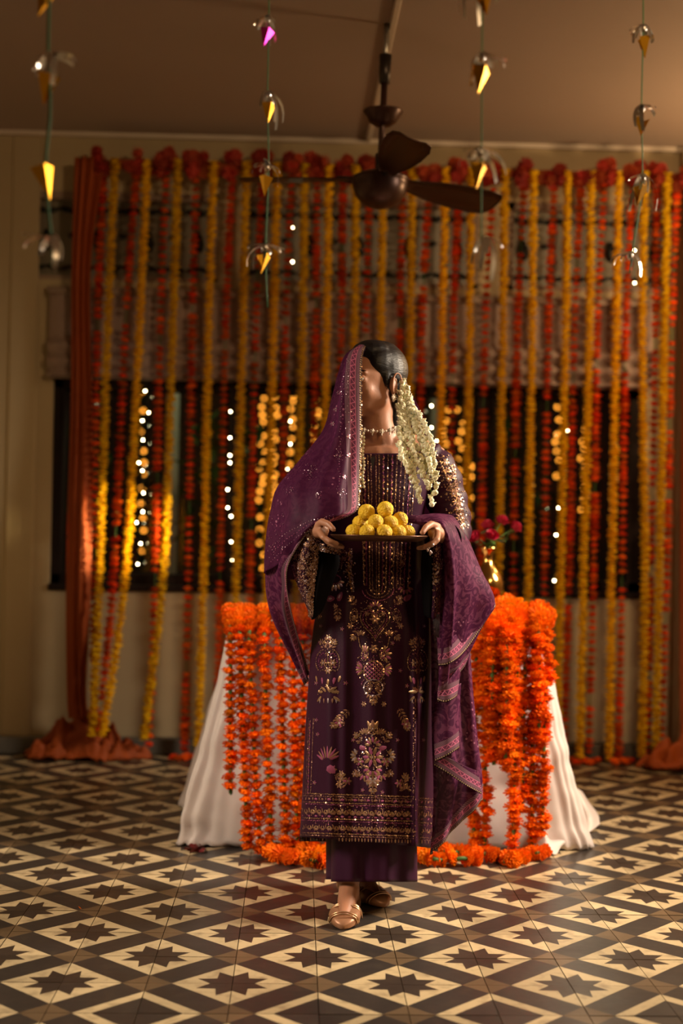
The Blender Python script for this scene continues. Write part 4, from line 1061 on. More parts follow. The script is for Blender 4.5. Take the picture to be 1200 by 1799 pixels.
# face details
for s in (-1, 1):
    e = MB().ell(hd(.0755, s*.031, .0005), (.0118, .0118, .0118), HAX, 14, 10).build('eye', mat['eyewhite'], body)
    MB().ell(hd(.0845, s*.032, .0), (.0035, .005, .005), HAX).build('iris', mat['dark'], body)
    ev, ef = [], []
    for lo_, hi_ in ((18, 95), (-95, -22)):
        b0 = len(ev)
        for i in range(7):
            for j in range(15):
                el, az = math.radians(lo_+(hi_-lo_)*i/6), math.radians(-95+190*j/14); q = .0129
                ev.append(hd(.0755+q*math.cos(el)*math.cos(az), s*.031+q*1.12*math.cos(el)*math.sin(az), .0005+q*math.sin(el)))
        ef += [(b0+i*15+j, b0+i*15+j+1, b0+(i+1)*15+j+1, b0+(i+1)*15+j) for i in range(6) for j in range(14)]
    obj('eyelid', mesh('eyelid', ev, ef, mat['skin']), body)
    MB().tube([hd(.084-abs(t)*.25*abs(t)*8-.004*(t > 0), s*(.031+t), .0205+.004*math.cos(t*60)) for t in np.linspace(-.018, .021, 8)], [.0012, .002, .0024, .0024, .0022, .002, .0016, .001], 6).build('eyebrow', mat['dark'], body)
    MB().tube([hd(.0885-abs(t)*.35*abs(t)*14, s*(.031+t), .0035+.0015*math.cos(t*90)) for t in np.linspace(-.013, .015, 7)], .0013, 6).build('lash_line', mat['dark'], body)
mbl = MB(); mbl.ell(hd(.0895, 0, -.0525), (.0095, .0185, .0048), HAX); mbl.ell(hd(.0885, 0, -.0625), (.0095, .016, .0055), HAX); mbl.build('lips', mat['lip'], body)
# hair
B = MB()
B.ell(hd(-.024, 0, .038), (.090, .080, .083), HAX, 28, 18)
B.ell(hd(.004, 0, .082), (.062, .062, .040), HAX); B.ell(hd(-.02, 0, .098), (.060, .052, .024), HAX)
for s in (-1, 1):
    B.ell(hd(.000, s*.046, .050), (.054, .029, .044), HAX)
    B.ell(hd(.008, s*.0655, .012), (.013, .0085, .028), HAX)
    B.ell(hd(-.054, s*.046, -.02), (.034, .026, .058), HAX)
B.ell(hd(-.066, 0, -.02), (.038, .048, .068), HAX); B.ell(hd(-.058, .016, -.085), (.026, .034, .05), HAX)
obj('hair', remeshed(B, 'hair', .0036, 6, mat['hair']), wo)

# ---- kurta: stacked sections (left px, right px, depth centre, half depth)
KS = [(797, 556, 772, 3.895, .098), (815, 553, 773, 3.892, .104), (845, 572, 758, 3.885, .122), (875, 580, 750, 3.882, .128), (910, 584, 744, 3.885, .118), (950, 582, 746, 3.89, .110), (1000, 572, 752, 3.90, .124),
      (1060, 558, 758, 3.905, .140), (1130, 548, 762, 3.905, .150), (1220, 541, 764, 3.905, .158), (1320, 535, 765, 3.905, .166), (1400, 531, 764, 3.905, .172), (1478, 527, 762, 3.905, .178)]
KS = catmull(np.array(KS, float), 110); NA = 220
V = []; nk = len(KS)
rings = []
# neck rings first
for (w_, dpt, yy, dip) in ((.066, .055, 776, .052), (.080, .064, 779, .050), (.110, .074, 784, .042), (.142, .086, 790, .024)):
    ring = []; cx0, cz0 = P(668, yy, 3.89)[0], P(668, yy, 3.89)[2]
    for k in range(NA):
        a = 2*PI*k/NA; c, s = math.cos(a), math.sin(a)
        ring.append((cx0+w_*c, 3.89+dpt*s, cz0-dip*max(0, -s)**1.5))
    rings.append(ring)
for i, (py, l, r, yc, hd_) in enumerate(KS):
    f = i/(nk-1); ring = []
    for k in range(NA):
        a = 2*PI*k/NA; c, s = math.cos(a), math.sin(a); pw = .86
        pxx = (l+r)/2+(r-l)/2*math.copysign(abs(c)**pw, c)
        yy = yc+hd_*math.copysign(abs(s)**pw, s)
        low = max(0, (f-.38)/.62)
        if s < 0:                      # soft folds, the slit edge at the right
            yy += low*(.010*math.sin((pxx-540)/13+f*2)+.007*math.sin((pxx-540)/6.1+1-f*3))
            e = (pxx-728)/5
            yy -= low**.7*.016*math.exp(-e*e)
            if pxx > 731: yy += low**.6*.045*min(1, (pxx-731)/6)
            yy += low*.012*math.exp(-((pxx-618)/9)**2)-low*.010*math.exp(-((pxx-604)/7)**2)
        else: yy += low*.015*math.sin(a*14)
        hz = 0
        if f > .93: hz = ((pxx-640)*.07+max(0, pxx-640)*.03)*(f-.93)/.07 if s < 0 else 0
        q = P(pxx, py+hz, yy); ring.append(tuple(q))
    rings.append(ring)
V = [q for r in rings for q in r]; n_ = len(rings)
F = [(i*NA+j, (i+1)*NA+j, (i+1)*NA+(j+1) % NA, i*NA+(j+1) % NA) for i in range(n_-1) for j in range(NA)]
kme = mesh('kurta', V, F, mat['kurta']); kurta = obj('kurta', kme, wo)
s_ = kurta.modifiers.new('thickness', 'SOLIDIFY'); s_.thickness = .002; s_.offset = 0
KB = BVHTree.FromPolygons([Vector(q) for q in V], F)
# ---- trousers
def trouser(l, r, y1, Yc, dp, ph):
    rr = []; NT_ = 120
    for i in range(30):
        f = i/29; ring = []; py = 1380+(y1-1380)*f
        for k in range(NT_):
            a = 2*PI*k/NT_; c, s = math.cos(a), math.sin(a)
            w_ = (r-l)/2*(.97+.03*f); pxx = (l+r)/2+w_*math.copysign(abs(c)**.8, c)
            yy = Yc+dp*math.copysign(abs(s)**.8, s)+(.012*math.sin(pxx/11+ph)+.006*math.sin(pxx/5))*f*(s < 0)
            ring.append(tuple(P(pxx, py, yy)))
        rr.append(ring)
    Vv = [q for g in rr for q in g]
    Ff = [(i*NT_+j, (i+1)*NT_+j, (i+1)*NT_+(j+1) % NT_, i*NT_+(j+1) % NT_) for i in range(29) for j in range(NT_)]
    o = obj('trouser_leg', mesh('trouser_leg', Vv, Ff, mat['pants']), wo); q = o.modifiers.new('thickness', 'SOLIDIFY'); q.thickness = .002; q.offset = 0
trouser(582, 733, 1549, 3.86, .098, 0); trouser(573, 660, 1545, 3.97, .07, 1)
# ---- shoes
def shoe(toe, ank):
    d = np.array(toe)-np.array(ank); d[2] = 0; d /= np.linalg.norm(d); s = np.array([-d[1], d[0], 0]); heel = np.array(ank)-d*.070; heel[2] = 0
    L = np.linalg.norm((np.array(toe)-heel)[:2])+.014; rr = []
    for t, w_, h in ((0, .012, .030), (.04, .024, .042), (.15, .031, .040), (.35, .032, .030), (.52, .037, .030), (.62, .0415, .044), (.75, .043, .041), (.88, .036, .032), (.96, .022, .022), (1, .006, .014)):
        ring = []
        for k in range(16):
            a = 2*PI*k/16; z = h/2+h/2*math.copysign(abs(math.sin(a))**.6, math.sin(a)); ring.append(heel+d*L*t+s*w_*math.copysign(abs(math.cos(a))**.75, math.cos(a))+(0, 0, max(z, .001)))
        rr.append(ring)
    v = [q for g in rr for q in g]; f = [(i*16+j, i*16+(j+1) % 16, (i+1)*16+(j+1) % 16, (i+1)*16+j) for i in range(len(rr)-1) for j in range(16)]
    f += [tuple(range(16))[::-1], tuple((len(rr)-1)*16+j for j in range(16))]
    o = obj('shoe', mesh('shoe', v, f, mat['shoe']), wo)
    g = MB()
    for t, w_, h in ((.54, .040, .044), (.585, .042, .046), (.63, .0435, .048), (.68, .0445, .047), (.84, .040, .037), (.88, .0375, .034)):
        g.tube([heel+d*L*(t+.03*math.sin(a))+s*(w_+.001)*math.cos(a)+(0, 0, .006+h*.9*math.sin(a)**.7) for a in np.linspace(.05, PI-.05, 14)], .0022, 6)
    g.build('gold_braid', mat['gold'], o)
shoe(toe1, ank1); shoe(toe2, ank2)

# ---- embroidery laid on cloth
class Emb:
    def __init__(s, bvh, off=.0022): s.bvh = bvh; s.mb = MB(); s.off = off
    def hit(s, x, y):
        d = V3(ray(x, y)).normalized(); h = s.bvh.ray_cast(V3(CAM), d)
        if h[0] is None: return None
        n = h[1]
        if n.dot(d) > 0: n = -n
        return h[0]+n*s.off, n, h[3]/FPX
    def petal(s, x, y, ln, wd, an, mi=0, up=.4):
        ln *= 1.1; wd *= 1.15
        h = s.hit(x, y)
        if h is None: return
        c, n, k = h
        r = Vector(RT); r = (r-n*n.dot(r)).normalized(); dn = n.cross(r)
        if dn.z > 0: dn = -dn
        ca, sa = math.cos(an), math.sin(an); ax = (r*ca+dn*sa); ay = (-r*sa+dn*ca)
        v = [c+n*wd*k*up]
        for i in range(8):
            t = 2*PI*i/8; lx = ln*math.cos(t); ly = wd*math.sin(t)*(1-.3*math.cos(t))
            v.append(c+(ax*lx+ay*ly)*k)
        s.mb.add(v, [(0, 1+i, 1+(i+1) % 8) for i in range(8)], mi)
    def dot(s, x, y, r=1.1, mi=0):
        r *= 1.22
        h = s.hit(x, y)
        if h is None: return
        c, n, k = h; n = (n+Vector((R2.gauss(0, .25), R2.gauss(0, .15), R2.gauss(0, .25)))).normalized()
        a = n.orthogonal().normalized(); b = n.cross(a)
        s.mb.add([c+n*.0006]+[c+n*.0006+(a*math.cos(2*PI*i/5)+b*math.sin(2*PI*i/5))*r*k for i in range(5)], [(0, 1+i, 1+(i+1) % 5) for i in range(5)], mi)
    def line(s, pts, st=2.6, r=1.0, mi=0, jit=.25):
        for (xa, ya), (xb, yb_) in zip(pts, pts[1:]):
            L = math.hypot(xb-xa, yb_-ya); n = max(1, int(L/st))
            for i in range(n):
                f = i/n; s.dot(xa+(xb-xa)*f+R2.uniform(-jit, jit), ya+(yb_-ya)*f+R2.uniform(-jit, jit), r*R2.uniform(.75, 1.2), mi)
    def fan(s, x, y, a0, a1, n, r0, ln, wd, mi=0):
        for i in range(n):
            a = a0+(a1-a0)*i/max(1, n-1); s.petal(x+(r0+ln)*math.cos(a), y+(r0+ln)*math.sin(a), ln, wd, a, mi if not isinstance(mi, (tuple, list)) else mi[i % len(mi)])
    def ring(s, x, y, rx, ry, st=2.4, r=1.0, mi=0, a0=0, a1=2*PI):
        n = max(4, int((rx+ry)/2*(a1-a0)/st)); s.line([(x+rx*math.cos(a0+(a1-a0)*i/n), y+ry*math.sin(a0+(a1-a0)*i/n)) for i in range(n+1)], st, r, mi)
    def flower(s, x, y, r, mi=(0, 1), n=6):
        s.fan(x, y, 0, 2*PI*(n-1)/n, n, r*.15, r*.42, r*.22, mi); s.dot(x, y, r*.22, 2)
    def spray(s, x, y, an, ln, mi=(1, 0)):
        dx, dy = math.cos(an), math.sin(an); n = int(ln/6)
        s.line([(x, y), (x+dx*ln, y+dy*ln)], 2.4, .8, 1)
        for i in range(n):
            t = (i+.6)/n*ln
            for sg in (-1, 1): s.petal(x+dx*t-dy*sg*4.2, y+dy*t+dx*sg*4.2, 3.6, 1.5, an+sg*.9, mi[i % 2])
        s.flower(x+dx*ln, y+dy*ln, 6)
    def paisley(s, x, y, h, fl, mi=(0, 1)):
        pts = []
        for i in range(15):
            a = PI*.5+2*PI*i/14; rr = h*.42; pts.append((x+fl*(rr*.55*math.cos(a)+(1-math.sin(a))*h*.05), y-rr*math.sin(a)*1.0))
        s.line(pts, 2.3, 1.0, mi[0]); s.line([(x+(q[0]-x)*.62, y+(q[1]-y)*.66) for q in pts], 2.6, .9, mi[1]); s.flower(x, y+h*.1, h*.16)
    def build(s, name, parent): return s.mb.build(name, [mat['gold'], mat['goldthread'], mat['silverthread'], mat['pink']], parent)
def emb(name, fn, bvh=KB, parent=kurta):
    e = Emb(bvh); fn(e); return e.build(name, parent)
def neck_panel(e):
    for x, mi in ((636, 0), (642, 3), (648, 0), (653, 1), (661, 1), (666, 0), (673, 3), (680, 0), (687, 3), (694, 0), (701, 1), (708, 0), (716, 3), (724, 0)):
        y0 = 800 if 640 < x < 700 else 808
        yb_ = 1052-abs(x-664)*1.0 if abs(x-664) < 30 else 1035
        e.line([(x+(x-664)*.12, y0), (x, 880), (664+(x-664)*.86, yb_)], 2.3, 1.05, mi, .5)
        if mi == 3:
            for k in range(22): e.petal(x+(x-664)*.06, y0+6+k*10.5, 3.0, 1.3, PI/2+.5*(-1)**k, 0)
    for rx in (7, 13, 20, 27): e.ring(664, 1035, rx, rx*.75, 2.3, 1.0, (0, 1, 3, 0)[int(rx/7)-1], 0, PI)
emb('neck_panel', neck_panel)
def heart(e):
    for sc, mi in ((1, 0), (.82, 3), (.62, 1)):
        pts = []
        for i in range(33):
            t = 2*PI*i/32; x = 16*math.sin(t)**3; y = -(13*math.cos(t)-5*math.cos(2*t)-2*math.cos(3*t)-math.cos(4*t)); pts.append((659+x*1.6*sc, 1092+y*2.0*sc))
        e.line(pts, 2.3, 1.0, mi)
    for k in range(150):
        a = R2.uniform(0, 2*PI); r = math.sqrt(R2.random()); e.dot(659+46*r*math.cos(a), 1088+34*r*math.sin(a), .8, (1, 3, 1, 0)[k % 4])
    e.flower(659, 1088, 9); e.fan(659, 1070, PI*1.15, PI*1.85, 7, 6, 4, 1.8, (0, 3)); e.flower(645, 1078, 5); e.flower(673, 1078, 5)
    for k in range(12): e.dot(659+R2.uniform(-14, 14), 1085+R2.uniform(-12, 22), 1.2, 0)
    for sg in (-1, 1):
        e.paisley(659+sg*36, 1082, 30, sg); e.spray(659+sg*30, 1108, PI*(.5-sg*.2)*1+ (PI if sg < 0 else 0)*0, 16); e.spray(659+sg*34, 1062, -PI/2+sg*.7, 14)
        e.flower(659+sg*44, 1100, 6); e.fan(659+sg*24, 1118, -PI/2-.8, -PI/2+.8, 5, 3, 4, 1.6, (0, 1))
emb('heart_motif', heart)
def lattice(e):
    for sg in (-1, 1):
        e.line([(657+sg*27, 1120), (657+sg*24, 1135), (657+sg*14, 1148)], 2.3, 1, 0); e.fan(657+sg*16, 1150, -PI/2+sg*.2, sg*1.1+(PI if sg < 0 else 0)*0, 5, 6, 5, 2, (0, 3))
        e.paisley(657+sg*14, 1150, 26, sg, (0, 3)); e.fan(657+sg*17, 1176, (-.7 if sg > 0 else PI-.7), (.9 if sg > 0 else PI+.9), 6, 4, 5.5, 2.2, (0, 3))
    for i in range(-3, 4):
        for j in range(-3, 4):
            if abs(i)+abs(j) < 5: e.petal(657+(i-j)*3.6, 1178+(i+j)*3.4, 2.0, 1.6, 0, 3); e.dot(657+(i-j)*3.6+1.8, 1178+(i+j)*3.4, .9, 0)
    for k in range(150):
        a = R2.uniform(0, 2*PI); r = math.sqrt(R2.random()); e.dot(657+30*r*math.cos(a), 1170+48*r*math.sin(a), .8, (1, 3, 1, 0)[k % 4])
    e.ring(657, 1180, 17, 19, 2.3, 1.1, 0); e.ring(656, 1208, 16, 14, 2.2, 1.1, 2); e.paisley(650, 1208, 20, -1, (0, 1)); e.paisley(662, 1208, 20, 1, (0, 1))
    e.fan(656, 1215, .3, PI-.3, 7, 8, 4, 1.6, (0, 1)); e.spray(656, 1222, PI/2, 12); e.flower(657, 1140, 8)
emb('lattice_motif', lattice)
def side(cx_, sq):
    def fn(e):
        X = lambda d: cx_+d*sq
        e.spray(X(0), 1140, -PI/2, 20); e.spray(X(-5), 1138, -PI/2-.5, 12); e.spray(X(5), 1138, -PI/2+.5, 12)
        e.paisley(X(-8), 1160, 44, -1, (0, 3)); e.paisley(X(8), 1160, 44, 1, (0, 3)); e.flower(X(0), 1178, 7)
        for k in range(18): e.dot(X(R2.uniform(-14, 14)), 1150+R2.uniform(-8, 26), 1.0, 0)
        for k in range(5): e.petal(X(-20+k*10), 1190+(3-abs(k-2))*3, 5.5, 2.3, PI/2+(k-2)*.2, (0, 3)[k % 2])
        for k in range(7):
            a = PI+PI*k/6; e.petal(X(15*math.cos(a)), 1222+13*math.sin(a)+(6 if k in (0, 6) else 0), 8, 2.2, a+PI/2*.35*(1 if k > 3 else -1), 0)
        e.ring(X(0), 1220, 17*sq, 14, 2.4, 1, 0, PI, 2*PI)
        for k in range(5): e.petal(X(-14+k*7), 1231, 4, 1.5, PI/2, (2, 1)[k % 2])
    return fn
emb('paisley_motif', side(577, 1)); emb('paisley_motif', side(733, .55))
def bust(e):
    e.paisley(592, 990, 34, 1); e.paisley(604, 978, 28, -1); e.fan(588, 1020, .2, PI-.2, 8, 8, 5.5, 2.4, (0, 2)); e.ring(588, 1018, 12, 8, 2.2, 1.2, 3)
    for (x, y, a) in ((582, 1052, .1), (598, 1048, -1.0)):
        e.petal(x, y, 8.5, 5, a, 3); e.petal(x, y, 6, 3.2, a, 2, .9)
    e.flower(590, 1065, 5); e.flower(563, 1083, 5); e.spray(594, 1068, PI/2, 18); e.line([(615, 965), (612, 1000), (618, 1040)], 2.2, 1.5, 0, 1.2); e.line([(619, 965), (616, 1000), (622, 1040)], 2.2, 1.3, 2, 1.2)
    for k in range(60): e.dot(613+R2.gauss(0, 5), 1000+R2.uniform(-35, 40), 1.2, (0, 2)[k % 2])
def bust_r(e):
    e.paisley(705, 985, 32, -1); e.fan(712, 1030, .4, PI-.4, 6, 6, 4.5, 2, (1, 3)); e.petal(716, 1050, 8, 4.5, -.6, 3); e.flower(703, 1058, 5)
    for k in range(40): e.dot(700+R2.gauss(0, 6), 1000+R2.uniform(-35, 50), 1.0, 1)
emb('bust_motif', bust); emb('bust_motif', bust_r)
def big(e):
    cx_, cy_ = 655, 1326
    e.fan(cx_, cy_-42, -PI/2-.5, -PI/2+.5, 3, 5, 7, 3, (0, 1)); e.ring(cx_, cy_-46, 7, 10, 2.2, 1.2, 0); e.flower(cx_, cy_-46, 6)
    for sg in (-1, 1):
        e.fan(cx_+sg*13, cy_-34, -PI/2-.9, -PI/2+.9, 6, 4, 4.5, 1.7, (0, 1)); e.flower(cx_+sg*22, cy_+12, 8, (3, 0)); e.fan(cx_+sg*26, cy_+2, (-1.1 if sg > 0 else PI-1.1), (1.1 if sg > 0 else PI+1.1), 6, 4, 5, 2, (0, 2))
        e.petal(cx_+sg*17, cy_-12, 8, 3.6, -sg*.15, 3); e.petal(cx_+sg*17, cy_-12, 5.5, 1.6, -sg*.15, 0, 1.0); e.spray(cx_+sg*22, cy_+30, (.35 if sg > 0 else PI-.35), 10); e.fan(cx_+sg*14, cy_+34, .2, PI-.2, 5, 3, 5, 2, (0, 3))
        e.spray(cx_+sg*20, cy_-22, -PI/2+sg*.6, 16)
    e.fan(cx_, cy_+4, 0, 2*PI*9/10, 10, 5, 6.5, 2.6, (0, 3)); e.flower(cx_, cy_+4, 6); e.fan(cx_, cy_-18, PI, 2*PI, 7, 4, 5, 2, (0, 3))
    e.fan(cx_, cy_+24, -.2, PI+.2, 9, 5, 6, 2.3, (0, 3)); e.fan(cx_, cy_+44, .2, PI-.2, 7, 4, 5, 2, (1, 0)); e.flower(cx_, cy_+46, 9, (1, 2), 8); e.spray(cx_, cy_+52, PI/2, 12)
    for k in range(150):
        a = R2.uniform(0, 2*PI); r = math.sqrt(R2.random()); e.dot(cx_+30*r*math.cos(a), cy_+4+52*r*math.sin(a), 1.0, (0, 1, 2)[k % 3])
emb('large_floral_motif', big)
def sprays(e):
    e.spray(612, 1248, PI*.75, 38); e.flower(596, 1270, 9, (1, 3)); e.spray(700, 1245, PI*.35, 38); e.flower(713, 1272, 9, (1, 3)); e.flower(640, 1237, 5); e.flower(674, 1237, 5)
    e.flower(594, 1262, 6); e.ring(595, 1270, 10, 8, 2.4, 1, 1)
emb('spray_motif', sprays)
def fans(e):
    e.fan(576, 1335, PI+.35, 2*PI-.35, 9, 4, 10, 1.8, (3, 1)); e.petal(582, 1352, 8, 6, .6, 3); e.flower(584, 1352, 8, (1, 3)); e.spray(588, 1362, .4, 14); e.spray(600, 1385, -PI/2, 26); e.flower(610, 1372, 8, (1, 3)); e.flower(596, 1378, 7, (1, 0))
    e.spray(706, 1388, -PI/2+.2, 26); e.flower(700, 1376, 8, (1, 3)); e.flower(714, 1366, 7, (1, 0)); e.fan(712, 1388, PI, 2*PI, 6, 3, 5, 1.8, (1, 0))
emb('fan_motif', fans)
def buttis(e):
    for x, y in ((566, 1100), (600, 1105), (555, 1200), (630, 1165), (690, 1130), (700, 1178), (557, 1265), (620, 1300), (698, 1300), (560, 1290), (555, 1375), (640, 1400-12), (672, 1392), (562, 1128), (712, 1205), (610, 1200), (742, 1100), (745, 1300)):
        e.flower(x+R2.uniform(-3, 3), y, 4, (3, 1), 5)
emb('small_flower_motif', buttis)
def hem(e):
    for (y, mi, r) in ((1397, 0, 1.1), (1401, 1, .9), (1412, 0, 1.0), (1415, 3, .9), (1440, 0, 1.1), (1444, 3, .9), (1466, 0, 1.1), (1470, 1, 1.0)):
        yy = lambda x: y+(x-640)*.03
        e.line([(530, yy(530)), (640, yy(640)), (729, yy(729))], 2.2, r, mi, .4); e.line([(735, yy(735)+2), (761, yy(761)+3)], 2.2, r, mi, .4)
    x = 533
    k = 0
    while x < 762:
        if not 728 < x < 735:
            d = (x-640)*.03; e.fan(x, 1432+d, PI+.2, 2*PI-.2, 5, 2, 3.8, 1.5, (1, 0)); e.dot(x, 1424+d, 2.0, 0); e.petal(x, 1436+d, 3, 1.4, 0, 3)
            e.fan(x+6, 1460+d, PI+.2, 2*PI-.2, 5, 2, 3.4, 1.4, (1, 0)); e.dot(x+6, 1454+d, 1.6, 0)
            e.petal(x, 1406+d, 3.6, 1.6, 0, (3, 1)[k % 2]); e.petal(x+6, 1406+d, 2.2, 1.4, PI/2, 1); e.petal(x, 1476+d*.9, 3, 1.2, PI/2, 0); e.petal(x+5.5, 1476+d*.9, 3, 1.2, PI/2, 1)
        x += 11.5; k += 1
    for k in range(420):
        x = R2.uniform(530, 760); e.dot(x, R2.uniform(1397, 1470)+(x-640)*.03, .9, (0, 1, 1, 3)[k % 4])
emb('hem_border', hem)
def edge(e):
    for x in (539, 547): e.line([(x+5, 1262), (x, 1395)], 2.4, .9, 1)
    for k in range(26): e.petal(546-k*.16, 1268+k*5, 2.6, 1.3, PI/2+.5*(-1)**k, (1, 3)[k % 2])
emb('side_border', edge); emb('side_border', lambda e: e.line([(728, 1235), (727, 1395)], 2.2, 1.0, 1, .8))
mb = MB(); sl = Emb(KB)
a, b, c = sl.hit(650, 803), sl.hit(659, 803), sl.hit(655, 828)
mb.add([a[0], b[0], c[0]], [(0, 1, 2)]); mb.build('neck_slit', mat['dark'], kurta, False)

# ---- sleeves
def sleeve(path, rad, name='sleeve'):
    pts = [P(*q) for q in path]; n = 40; p = catmull(np.array(pts), n); r = catmull(np.array(rad)[:, None], n)[:, 0]
    mbs = MB().tube(p, list(r+.003*np.sin(np.arange(n)*1.3)), 28, cap=False)
    o = mbs.build(name, mat['kurta'], wo); q = o.modifiers.new('thickness', 'SOLIDIFY'); q.thickness = .002; q.offset = 0
    return o, BVHTree.FromPolygons([Vector(v) for v in mbs.v], mbs.f)
slr, slr_b = sleeve([(742, 802, 3.90), (768, 830, 3.90), (785, 880, 3.90), (793, 925, 3.87), (788, 948, 3.80), (778, 948, 3.70)], [.056, .060, .058, .056, .052, .050])
sll, sll_b = sleeve([(582, 802, 3.90), (555, 835, 3.90), (535, 890, 3.90), (522, 935, 3.86), (530, 948, 3.76), (545, 942, 3.67)], [.056, .060, .058, .056, .050, .046])
def slv(e):
    for k in range(230):
        t = R2.random(); x = 775+t*38+R2.gauss(0, 9); y = 800+t*125+R2.gauss(0, 6); e.dot(x, y, 1.15, (0, 1, 1, 0)[k % 4])
    for k in range(9): e.flower(782+k*3.6, 812+k*14, 7, (1, 0))
    for k in range(8): e.paisley(795+k*2.5, 822+k*13, 14, (-1)**k, (0, 1))
    e.line([(768, 800), (800, 870), (817, 930)], 2.4, 1.1, 0, .8)
emb('sleeve_embroidery', slv, slr_b, slr)
def flap(name, rows, m, parent=wo, fn=None, disp=None):
    G = grid_pts(rows, 30, 24); v, f, uv = sheet(G, None, disp); o = obj(name, mesh(name, v, f, m), parent)
    q = o.modifiers.new('thickness', 'SOLIDIFY'); q.thickness = .002; q.offset = 0
    if fn: emb('cuff_embroidery', fn, BVHTree.FromPolygons([V3(x) for x in v], f), o)
    return o
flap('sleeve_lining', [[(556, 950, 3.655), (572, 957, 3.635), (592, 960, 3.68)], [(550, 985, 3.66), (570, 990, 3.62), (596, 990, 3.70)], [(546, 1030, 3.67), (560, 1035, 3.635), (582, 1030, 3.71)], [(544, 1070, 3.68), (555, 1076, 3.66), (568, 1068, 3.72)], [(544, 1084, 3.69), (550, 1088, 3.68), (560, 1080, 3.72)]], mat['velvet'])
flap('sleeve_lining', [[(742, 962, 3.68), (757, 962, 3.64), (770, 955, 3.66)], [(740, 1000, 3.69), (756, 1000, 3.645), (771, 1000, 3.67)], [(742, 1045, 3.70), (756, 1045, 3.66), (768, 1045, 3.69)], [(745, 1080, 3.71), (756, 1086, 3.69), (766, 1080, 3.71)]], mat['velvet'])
def cuffl(e):
    for k in range(1500):
        y = R2.uniform(930, 1088); f = (y-930)/158
        x = R2.uniform(512+28*max(0, f-.3), 566-14*f); e.dot(x, y, R2.uniform(.7, 1.3), (0, 1, 1, 2, 1)[k % 5])
    for k in range(26): e.flower(R2.uniform(520, 556), R2.uniform(940, 1005), 5, (1, 0))
    for k in range(18): e.flower(548+R2.uniform(-5, 5)-k*.1, 1008+k*4.3, 4.5, (1, 0))
flap('sleeve_cuff', [[(530, 925, 3.645), (548, 922, 3.60), (566, 935, 3.60)], [(516, 958, 3.655), (540, 955, 3.60), (562, 958, 3.615)], [(512, 990, 3.665), (534, 994, 3.615), (558, 992, 3.625)], [(524, 1030, 3.67), (538, 1034, 3.635), (552, 1034, 3.64)], [(540, 1068, 3.68), (546, 1074, 3.66), (550, 1078, 3.66)], [(543, 1082, 3.69), (547, 1086, 3.68), (549, 1088, 3.68)]], mat['kurta'], wo, cuffl)
def cuffl2(e):
    for k in range(260): e.dot(R2.uniform(558, 598), 962+R2.gauss(0, 4)+R2.uniform(0, 8), R2.uniform(.8, 1.3), (0, 1, 2)[k % 3])
flap('sleeve_hem', [[(556, 952, 3.61), (575, 956, 3.60), (600, 966, 3.64)], [(556, 966, 3.615), (575, 970, 3.605), (598, 976, 3.645)]], mat['kurta'], wo, cuffl2)
def cuffr(e):
    for k in range(260): e.dot(767+R2.gauss(0, 4), R2.uniform(955, 1085), R2.uniform(.7, 1.2), (0, 1, 1)[k % 3])
    for k in range(40): e.dot(768+R2.gauss(0, 4), R2.uniform(990, 1025), 1.8, (0, 2)[k % 2])
flap('sleeve_cuff', [[(760, 950, 3.63), (768, 948, 3.62), (778, 950, 3.65)], [(761, 1000, 3.64), (768, 1000, 3.63), (775, 1000, 3.66)], [(760, 1050, 3.66), (766, 1050, 3.65), (771, 1050, 3.68)], [(758, 1084, 3.68), (762, 1088, 3.675), (766, 1084, 3.69)]], mat['kurta'], wo, cuffr)

# ---- the veil: one cloth in several hanging lengths
veil = empty('dupatta', P(640, 604, 3.86)); veil.parent = wo; veil.matrix_parent_inverse = Matrix.Translation(-ROOTS[wo.name])
folds = lambda a, k, p=0: (lambda u, v: a*np.sin(u*k+p+v*1.5)*np.clip(v*2, 0, 1)*np.clip(u*6, 0, 1)+a*.5*np.sin(u*k*2.3+1-v*2)*np.clip(v*1.5, 0, 1)*np.clip(u*6, 0, 1))
hood = [
    [(645, 604, 3.815), (641, 601, 3.83), (641, 600, 3.86), (644, 600, 3.90), (655, 602, 3.95), (680, 612, 3.97), (698, 625, 3.97)],
    [(637, 628, 3.765), (618, 622, 3.775), (610, 622, 3.83), (614, 624, 3.91), (648, 628, 3.98), (690, 640, 3.985), (706, 655, 3.97)],
    [(635, 660, 3.745), (611, 654, 3.745), (599, 655, 3.81), (602, 658, 3.91), (648, 662, 4.00), (700, 680, 3.995), (722, 690, 3.97)],
    [(635, 705, 3.73), (608, 702, 3.725), (589, 702, 3.79), (592, 706, 3.91), (648, 712, 4.01), (715, 720, 4.00), (738, 722, 3.96)],
    [(635, 760, 3.71), (606, 760, 3.695), (578, 755, 3.76), (576, 760, 3.90), (648, 765, 4.02), (735, 765, 4.00), (752, 762, 3.95)],
    [(634, 815, 3.685), (598, 818, 3.655), (548, 808, 3.71), (527, 818, 3.88), (640, 815, 4.03), (755, 800, 4.00), (772, 795, 3.94)],
    [(632, 860, 3.655), (590, 866, 3.60), (520, 856, 3.66), (490, 858, 3.86), (620, 860, 4.04), (765, 840, 4.01), (785, 840, 3.97)],
    [(630, 892, 3.63), (590, 900, 3.575), (520, 898, 3.62), (475, 900, 3.83), (600, 900, 4.05), (770, 880, 4.02), (792, 880, 3.99)],
]
